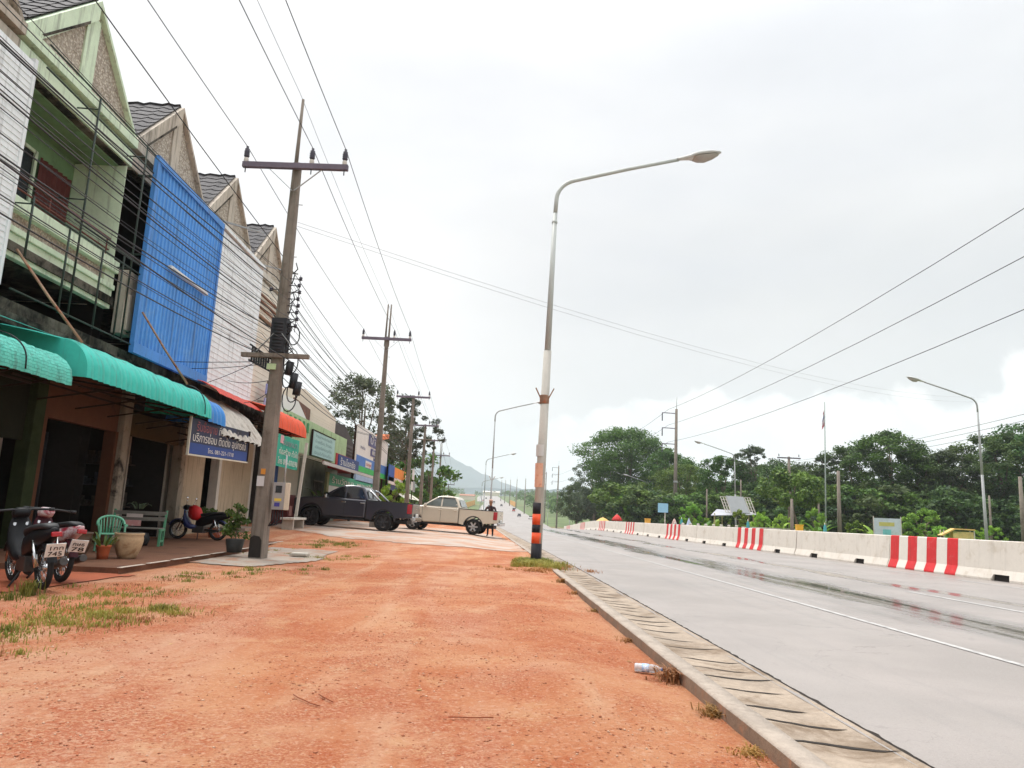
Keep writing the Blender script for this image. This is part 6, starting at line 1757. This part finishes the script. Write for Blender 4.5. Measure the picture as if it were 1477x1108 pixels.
b = MB(); b.cbox((0, 0, 0), (.14, .09, .01), rz=.5); o = b.build('paper_scrap', M_plate); o.location = (-3.55, 5.42, gz(-3.55, 5.42) + .012); tag(o, 'white scrap of paper by the weeds at the lower left', 'litter')
b = MB()
b.add([(-.04, -.05, .0), (.05, -.04, .01), (.06, .04, 0), (-.03, .05, .015)], [(0, 1, 2, 3)]); 
rs_ = random.Random(6)
lf = b.build('fallen_leaf', M_dry, recalc=False); tag(lf, 'small dry leaf or scrap lying on the dirt forecourt', 'leaf', 'dry scraps on the dirt'); lf.location = (-.3, 7.0, gz(-.3, 7) + .004); lf.scale = (.4, .4, .4)
for i in range(26):
    c = lf.copy(); COL.objects.link(c); x = rs_.uniform(-3, 1.3); y = rs_.uniform(4.2, 15); c.location = (x, y, gz(x, y) + .004); c.rotation_euler = (0, 0, rs_.uniform(0, 6)); s = rs_.uniform(.2, .42); c.scale = (s, s, s)

# ------------------------------------------------------------------ the man behind the pickup bed
def person(label, loc, rz):
    r = thing('person', label, 'person', loc, rz); r.scale = (1.1, 1.1, 1.1)
    J = {'pel': (0, 0, .9), 'wai': (.03, 0, 1.05), 'che': (.1, 0, 1.28), 'nec': (.14, 0, 1.43), 'hdb': (.165, 0, 1.5), 'hed': (.19, 0, 1.58), 'top': (.18, 0, 1.66)}
    E = [('pel', 'wai'), ('wai', 'che'), ('che', 'nec'), ('nec', 'hdb'), ('hdb', 'hed'), ('hed', 'top')]
    Rd = {'pel': .13, 'wai': .125, 'che': .145, 'nec': .06, 'hdb': .07, 'hed': .095, 'top': .07}
    for s, n in ((1, 'l'), (-1, 'r')):
        for k, p, q in (('hip', (0, s * .1, .84), .095), ('kne', (.03, s * .11, .46), .062), ('ank', (-.01, s * .12, .09), .042), ('toe', (.14, s * .13, .04), .035), ('sho', (.1, s * .19, 1.36), .06), ('elb', (.24, s * .27, 1.14), .043), ('wri', (.44, s * .16, 1.15), .032), ('pal', (.52, s * .13, 1.14), .034)):
            J[k + n] = p; Rd[k + n] = q
        E += [('pel', 'hip' + n), ('hip' + n, 'kne' + n), ('kne' + n, 'ank' + n), ('ank' + n, 'toe' + n), ('che', 'sho' + n), ('sho' + n, 'elb' + n), ('elb' + n, 'wri' + n), ('wri' + n, 'pal' + n)]
        for f in range(4):
            k = 'f%d%s' % (f, n); J[k] = (.59 + (.012 if f in (1, 2) else 0), s * (.105 + f * .017), 1.12); Rd[k] = .0085; E.append(('pal' + n, k))
        k = 'th' + n; J[k] = (.54, s * .085, 1.15); Rd[k] = .0095; E.append(('pal' + n, k))
    ks = list(J); me = bpy.data.meshes.new('body'); me.from_pydata([J[k] for k in ks], [(ks.index(a), ks.index(c)) for a, c in E], [])
    k = NT('skin_and_clothes'); P = k.n('TexCoord').outputs['Object']; sx = k.n('SeparateXYZ'); k.l(P, sx.inputs[0]); z = sx.outputs[2]
    pat = k.ramp(k.noise(16, 3, P), .5, .6)
    shirt = k.mix(pat, rgb('#2a2326'), rgb('#6b3f3c'))
    c = k.mix(k.math('GREATER_THAN', z, .93), rgb('#23242b'), shirt)
    c = k.mix(k.math('GREATER_THAN', z, 1.445), c, rgb('#9a6a4e'))
    arm_ = k.math('MULTIPLY', k.math('GREATER_THAN', sx.outputs[0], .25), k.math('LESS_THAN', z, 1.3))
    c = k.mix(arm_, c, rgb('#9a6a4e')); c = k.mix(k.math('LESS_THAN', z, .075), c, rgb('#3a2e28'))
    k.l(c, k.b.inputs['Base Color']); k.b.inputs['Roughness'].default_value = .8
    me.materials.append(k.m)
    o = bpy.data.objects.new('body', me); COL.objects.link(o); o.parent = r
    sk = o.modifiers.new('skin', 'SKIN'); sk.use_smooth_shade = True
    for i, kk in enumerate(ks): me.skin_vertices[0].data[i].radius = (Rd[kk], Rd[kk])
    me.skin_vertices[0].data[0].use_root = True
    o.modifiers.new('sub', 'SUBSURF').render_levels = 2
    b = MB(); b.ball((.175, 0, 1.67), (.115, .1, .07)); b.cbox((.30, 0, 1.655), (.13, .15, .015)); b.build('cap', mat('pink_grey_cap', '#b5907f', .8, .1), r)
    b = MB(); b.ball((.15, 0, 1.6), (.095, .093, .075)); b.build('hair', M_black, r)
    b = MB(); b.ball((.285, 0, 1.575), (.02, .014, .02)); b.build('nose', mat('nose_skin', '#9a6a4e', .7, .05), r)
    return r
person('man in a cap and dark patterned shirt leaning on the silver pickup bed', (-.36, 39.2, hz(-.36, 39.2) + .02), R(-98))

# ------------------------------------------------------------------ things behind the barrier
fp = thing('flagpole', 'tall thin flagpole with a drooping faded flag in front of the wood', 'flagpole', (27.2, 62, 0))
b = MB(); b.tube([(0, 0, -.2), (.25, 0, 11.9)], [.075, .035], 8); b.build('pole', mat('flagpole_paint', '#8f9a94', .5, .08), fp)
b = MB(); vs = []
for i in range(9):
    t = i / 8
    for k in range(6):
        s = k / 5; vs.append((.18 - .12 * s - .10 * t * s + .06 * math.sin(i * 1.2) * s * .4, .1 * math.sin(k * 2.2 + i * .5) * s, 11.2 - 1.35 * t - .35 * s))
fs = []; 
for i in range(8):
    for k in range(5): fs.append((i * 6 + k, i * 6 + k + 1, i * 6 + 7 + k, i * 6 + 6 + k))
b.add(vs, fs, 0, True)
for i in range(len(b.m)): b.m[i] = [0, 1, 2, 2, 1, 1, 0, 0][i // 5]
b.build('flag', [mat('flag_red', '#b06a72', .8, .1), mat('flag_white', '#c9bcc0', .8, .05), mat('flag_blue', '#7a7a9a', .8, .1)], fp, recalc=False)
bnr = thing('printed_banner', 'wide printed banner on two posts showing a pale landscape, left of the clipped shrub', 'banner', (30.3, 58, .0), R(-14))
b = MB(); b.box((-.95, -.02, .75), (.95, .02, 2.25)); b.build('panel', mat('landscape_print', '#b5c0c6', .6, .12, 1.2, stain='#8fae9a', scov=.4, sscale=.9), bnr)
b = MB(); b.box((-.6, -.03, 1.65), (.5, -.022, 1.95)); b.build('yellow_print', mat('yellow_print', '#b5b064', .6, .15, 3), bnr)
b = MB(); b.box((-.35, -.03, .8), (.25, -.022, 1.4)); b.build('aqua_print', mat('aqua_print', '#6fb5b5', .6, .15, 3), bnr)
for s in (-1, 1): b = MB(); b.beam((s * .98, .03, 0), (s * .98, .03, 2.4), .06); b.build('post', M_white, bnr)
pv = thing('pavilion', 'small pavilion with a steep grey roof flanked by pale lattice, above the barrier', 'pavilion', (23.8, 75, 0), R(-8))
b = MB(); b.add([(-.9, -.4, 4.1), (.75, -.4, 4.05), (1.25, -1.0, 2.45), (-.55, -1.0, 2.5), (-.9, .0, 4.12), (.75, .0, 4.07), (1.25, -.9, 2.4), (-.55, -.9, 2.45)], [(0, 1, 2, 3), (7, 6, 5, 4), (0, 4, 5, 1), (2, 6, 7, 3), (1, 5, 6, 2), (0, 3, 7, 4)]); b.build('roof', mat('grey_roof_sheet', '#a3a6a8', .6, .08, 1), pv)
for x0, x1 in ((-1.5, -1.0), (.85, 1.35)):
    b = MB()
    for k in range(3): xx = x0 + (x1 - x0) * k / 2; b.beam((xx, -.4, 4.0), (xx + .45, -1.0, 2.45), .06)
    for k in range(6): t = k / 5; b.beam((x0 + .45 * t, -.4 - .6 * t, 4 - 1.55 * t), (x1 + .45 * t, -.4 - .6 * t, 4 - 1.55 * t), .05)
    b.build('lattice', M_white, pv)
b = MB(); b.add([(-2.6, -1.6, 2.1), (1.9, -1.2, 2.35), (1.7, .6, 2.6), (-1.7, .6, 2.75), (-2.6, -1.6, 2.04), (1.9, -1.2, 2.29), (1.7, .6, 2.54), (-1.7, .6, 2.69)], [(0, 1, 2, 3), (7, 6, 5, 4), (0, 4, 5, 1), (1, 5, 6, 2), (2, 6, 7, 3), (3, 7, 4, 0)]); b.build('canopy', mat('pale_canopy_sheet', '#a8a9b0', .6, .1, .8), pv)
for x, y_ in ((-2.2, -1.3), (1.6, -1.0), (-1.2, .4), (1.4, .4)): b = MB(); b.beam((x, y_, 0), (x, y_, 2.3), .12); b.build('post', mat('yellowish_post', '#a39a6a', .7, .1), pv)
st = thing('market_stall', 'yellow-roofed vending stall with a printed side, right of the clipped shrub', 'stall', (33.8, 55, 0), R(-20))
b = MB(); b.prism([(-1.1, 1.15), (-.2, 1.68), (1.1, 1.66), (1.1, 1.58), (-.15, 1.6), (-1.0, 1.1)], 'y', -.7, .7); b.build('roof', mat('yellow_roof', '#d9b56a', .6, .08), st)
b = MB(); b.box((-.3, -.6, .35), (1.0, .6, 1.45)); b.build('counter', mat('stall_print', '#c9b574', .6, .2, 2.5, stain='#6f8f4f', scov=.42, sscale=3), st)
for x, y_ in ((-.9, -.6), (1.05, -.6), (-.9, .6), (1.05, .6)): b = MB(); b.beam((x, y_, 0), (x, y_, 1.55), .06); b.build('post', M_white, st)
def umbrella(label, x, y, top, r_, m, closed=False):
    o = thing('umbrella', label, 'umbrella', (x, y, prof(y)))
    b = MB(); b.lathe([(.001, top), (r_ * .35, top - .18), (r_ * .75, top - .5), (r_, top - .85), (r_ * .96, top - .86), (.3 * r_, top - .3)] if not closed else [(.001, top), (.1, top - .2), (.17, top - .9), (.13, top - 1.2)], 10); b.build('canopy', m, o)
    b = MB(); b.tube([(0, 0, 0), (0, 0, top + .08)], .03, 6); b.build('pole', M_white, o)
umbrella('big red umbrella just above the barrier under the great rounded tree', 15.9, 100, 2.35, .75, mat('red_canvas', '#c02a26', .7, .08))
umbrella('sun-faded yellow umbrella left of the red one', 14.3, 102, 1.95, 1.2, mat('yellow_canvas', '#c7a65c', .7, .1))
for x, y, lab in ((19.4, 58, 'closed teal umbrella by the pavilion'), (25.4, 58, 'closed teal umbrella at the flagpole foot'), (16.2, 66, 'closed teal umbrella right of the tall power pole')):
    umbrella(lab, x, y, 1.62, .2, mat('teal_canvas', '#3f8f93', .7, .08), True)
sn = thing('road_sign', 'light blue sign plate on a post left of the tall power pole', 'sign', (15.5, 70.3, 0))
b = MB(); b.box((-.48, -.02, 2.1), (.48, .02, 2.95)); b.build('plate', mat('pale_blue_plate', '#8fbcd4', .5, .06), sn)
b = MB(); b.beam((.2, .05, 0), (.2, .05, 2.2), .07); b.build('post', M_white, sn)
b = MB(); b.lathe([(.11, 0), (.11, .55), (.15, .56), (.15, .7), (.001, .72)], 10); bp = b.build('white_post', M_white); COL.objects.unlink(bp); 
for i in range(9):
    o = bp.copy(); COL.objects.link(o); o.location = (14.7 + i * .62, 62 - .05 * i, .5); tag(o, 'short white post in the row right behind the barrier', 'post', 'row of white posts behind the barrier')
    o.scale = (.8, .8, 1)
def crate(label, x, y, z, m):
    b = MB(); b.box((-.24, -.2, 0), (.24, .2, .5)); b.box((-.27, -.23, .44), (.27, .23, .52)); o = b.build('water_tank', m, bevel=.02); o.location = (x, y, z); tag(o, label, 'tank')
crate('small yellow tank on the verge left of the flagpole', 23.4, 58, .95, mat('yellow_plastic', '#d9a52a', .5, .08)); crate('small orange-yellow tank left of the tall power pole', 14.0, 70, .95, mat('yellow_plastic_b', '#d9a03a', .5, .08))
b = MB(); b.box((-3.4, -.15, 0), (3.4, .15, 1.05)); b.box((-3.45, -.2, 1.05), (3.45, .2, 1.12)); o = b.build('low_wall', M_white); o.location = (26.2, 70, 0); o.rotation_euler = (0, 0, .1); tag(o, 'low white garden wall behind the barrier left of the flagpole', 'wall')
b = MB(); b.lathe([(.28, 0), (.3, .5), (.2, .9), (.24, 1.1), (.12, 1.45), (.001, 1.6)], 12); o = b.build('statue', mat('pinkish_stone', '#c9aaa0', .8, .1)); o.location = (16.5, 70, 0); tag(o, 'small pale pinkish shrine figure at the foot of the tall power pole', 'statue')
b = MB(); b.box((-.3, -.3, 0), (.3, .3, .9)); b.lathe([(.28, .9), (.2, 1.2), (.09, 1.5), (.001, 1.75)], 10); o = b.build('spirit_house', mat('blue_white_shrine', '#a9b9d0', .7, .15, 5, stain='#c98c8c', scov=.35, sscale=6)); o.location = (18.0, 70.5, 0); tag(o, 'little blue and pink spirit house right of the tall power pole', 'shrine')
# ------------------------------------------------------------------ air, sky, sun, camera
hb = MB(); hb.box((-3600, -400, -12), (3600, 5400, 362))
hzm = bpy.data.materials.new('haze_air'); hzm.use_nodes = True
nt = hzm.node_tree; nt.nodes.clear()
oo = nt.nodes.new('ShaderNodeOutputMaterial'); vp = nt.nodes.new('ShaderNodeVolumePrincipled')
vp.inputs['Color'].default_value = (.86, .93, 1, 1); vp.inputs['Density'].default_value = .00022; vp.inputs['Anisotropy'].default_value = .0
nt.links.new(vp.outputs[0], oo.inputs['Volume'])
ho = hb.build('haze', hzm)
tag(ho, 'thin pale haze over the valley', 'haze', kind='stuff')

W = bpy.data.worlds.new('World'); S.world = W; W.use_nodes = True
wt = W.node_tree; wt.nodes.clear()
class WN(NT):
    def __init__(s, t): s.t = t
w = WN(wt)
SUN_EL, SUN_AZ = R(62), R(-40)        # azimuth from +Y towards +X
out = w.n('OutputWorld'); bg = w.n('Background'); bg.inputs['Strength'].default_value = .10
w.l(bg.outputs[0], out.inputs['Surface'])
sky = w.n('TexSky'); sky.sky_type = 'NISHITA'; sky.sun_disc = False; sky.sun_elevation = SUN_EL; sky.sun_rotation = SUN_AZ
gen = w.n('TexCoord').outputs['Generated']
sx = w.n('SeparateXYZ'); w.l(gen, sx.inputs[0]); X, Y, Z = sx.outputs
Zc = w.math('MAXIMUM', Z, 0.0)
# high overcast layer
mp = w.n('Mapping'); mp.inputs['Scale'].default_value = (1, 1, 2.6); w.l(gen, mp.inputs[0])
n1 = w.noise(1.7, 5, mp.outputs[0], .5, .2); n2 = w.noise(5.5, 5, mp.outputs[0], .5)
cover = w.math('ADD', .90, w.math('MULTIPLY', w.ramp(n1, .35, .7), .1))
lay = w.math('ADD', .94, w.math('MULTIPLY', w.math('SUBTRACT', n1, .5), .26))
lay = w.math('ADD', lay, w.math('MULTIPLY', w.math('SUBTRACT', n2, .5), .12))
# brighter towards the zenith as overcast skies are, and a little duller low on the right
vert = w.math('ADD', .70, w.math('MULTIPLY', w.ramp(Zc, .52, 1.0), 1.75))
az = w.math('ARCTAN2', X, Y)
right = w.ramp(az, -.35, .75)
dull = w.math('SUBTRACT', 1.04, w.math('MULTIPLY', right, .10))
lowr = w.math('MULTIPLY', w.math('MULTIPLY', w.ramp(az, -.25, .15), w.math('SUBTRACT', 1.0, w.ramp(Z, .28, .55))), .16)
val = w.math('MULTIPLY', w.math('MULTIPLY', lay, vert), w.math('SUBTRACT', dull, lowr))
tint = w.mix(right, (1.0, .988, .985), (.975, .985, 1.0))
sc = w.n('VectorMath', operation='SCALE'); w.l(tint, sc.inputs[0]); w.l(w.math('MULTIPLY', val, SKYK if 'SKYK' in globals() else 9.0), sc.inputs['Scale'])
# cumulus bank above the wood
el = w.math('ARCSINE', Z)
edge = w.noise(4.2, 4, gen, .5); billow = w.noise(17, 5, gen, .55, .3)
crest = w.math('ADD', w.math('ADD', .16, w.math('MULTIPLY', w.math('SUBTRACT', edge, .5), .20)), w.math('MULTIPLY', w.math('SUBTRACT', billow, .5), .07))
bank = w.ramp(w.math('SUBTRACT', crest, el), -.004, .012)
bank = w.math('MULTIPLY', bank, w.ramp(az, -.06, .12))
cum = w.n('VectorMath', operation='SCALE'); w.l(w.mix(w.ramp(billow, .4, .6), (.93, .95, .97), (1.0, 1.0, .99)), cum.inputs[0]); cum.inputs['Scale'].default_value = 6.4
c = w.mix(cover, sky.outputs[0], sc.outputs[0])
c = w.mix(bank, c, cum.outputs[0])
w.l(c, bg.inputs['Color'])

sl = bpy.data.lights.new('sun', 'SUN'); sl.energy = 1.5; sl.angle = R(14); sl.color = (1, .965, .91)
so = bpy.data.objects.new('sun', sl); COL.objects.link(so)
d = Vector((math.sin(SUN_AZ) * math.cos(SUN_EL), math.cos(SUN_AZ) * math.cos(SUN_EL), math.sin(SUN_EL)))
so.rotation_euler = d.to_track_quat('Z', 'Y').to_euler(); so.location = d * 300

cam = bpy.data.cameras.new('camera'); co = bpy.data.objects.new('camera', cam); COL.objects.link(co)
cam.sensor_width = 36; cam.lens = 36 * 1067 / 1477; cam.clip_start = .05; cam.clip_end = 12000
e = Vector((0.99886125, -0.01891334, 0.04380058)); u = Vector((-0.04643753, -0.17483309, 0.98350239)); f = Vector((0.01094353, 0.98441641, 0.17551229))
m = Matrix((e, u, -f)).transposed().to_4x4(); m.translation = (0, 0, 1.15)
co.matrix_world = m
S.camera = co
S.view_settings.view_transform = 'Standard'; S.view_settings.look = 'None'; S.view_settings.gamma = 1; S.view_settings.use_curve_mapping = False
S.view_settings.exposure = EXPO if 'EXPO' in globals() else .77
c_ = S.cycles
c_.use_denoising = True
c_.max_bounces = 6; c_.diffuse_bounces = 3; c_.glossy_bounces = 3; c_.transmission_bounces = 5; c_.transparent_max_bounces = 6; c_.volume_bounces = 1
c_.sample_clamp_indirect = 6; c_.caustics_reflective = False; c_.caustics_refractive = False
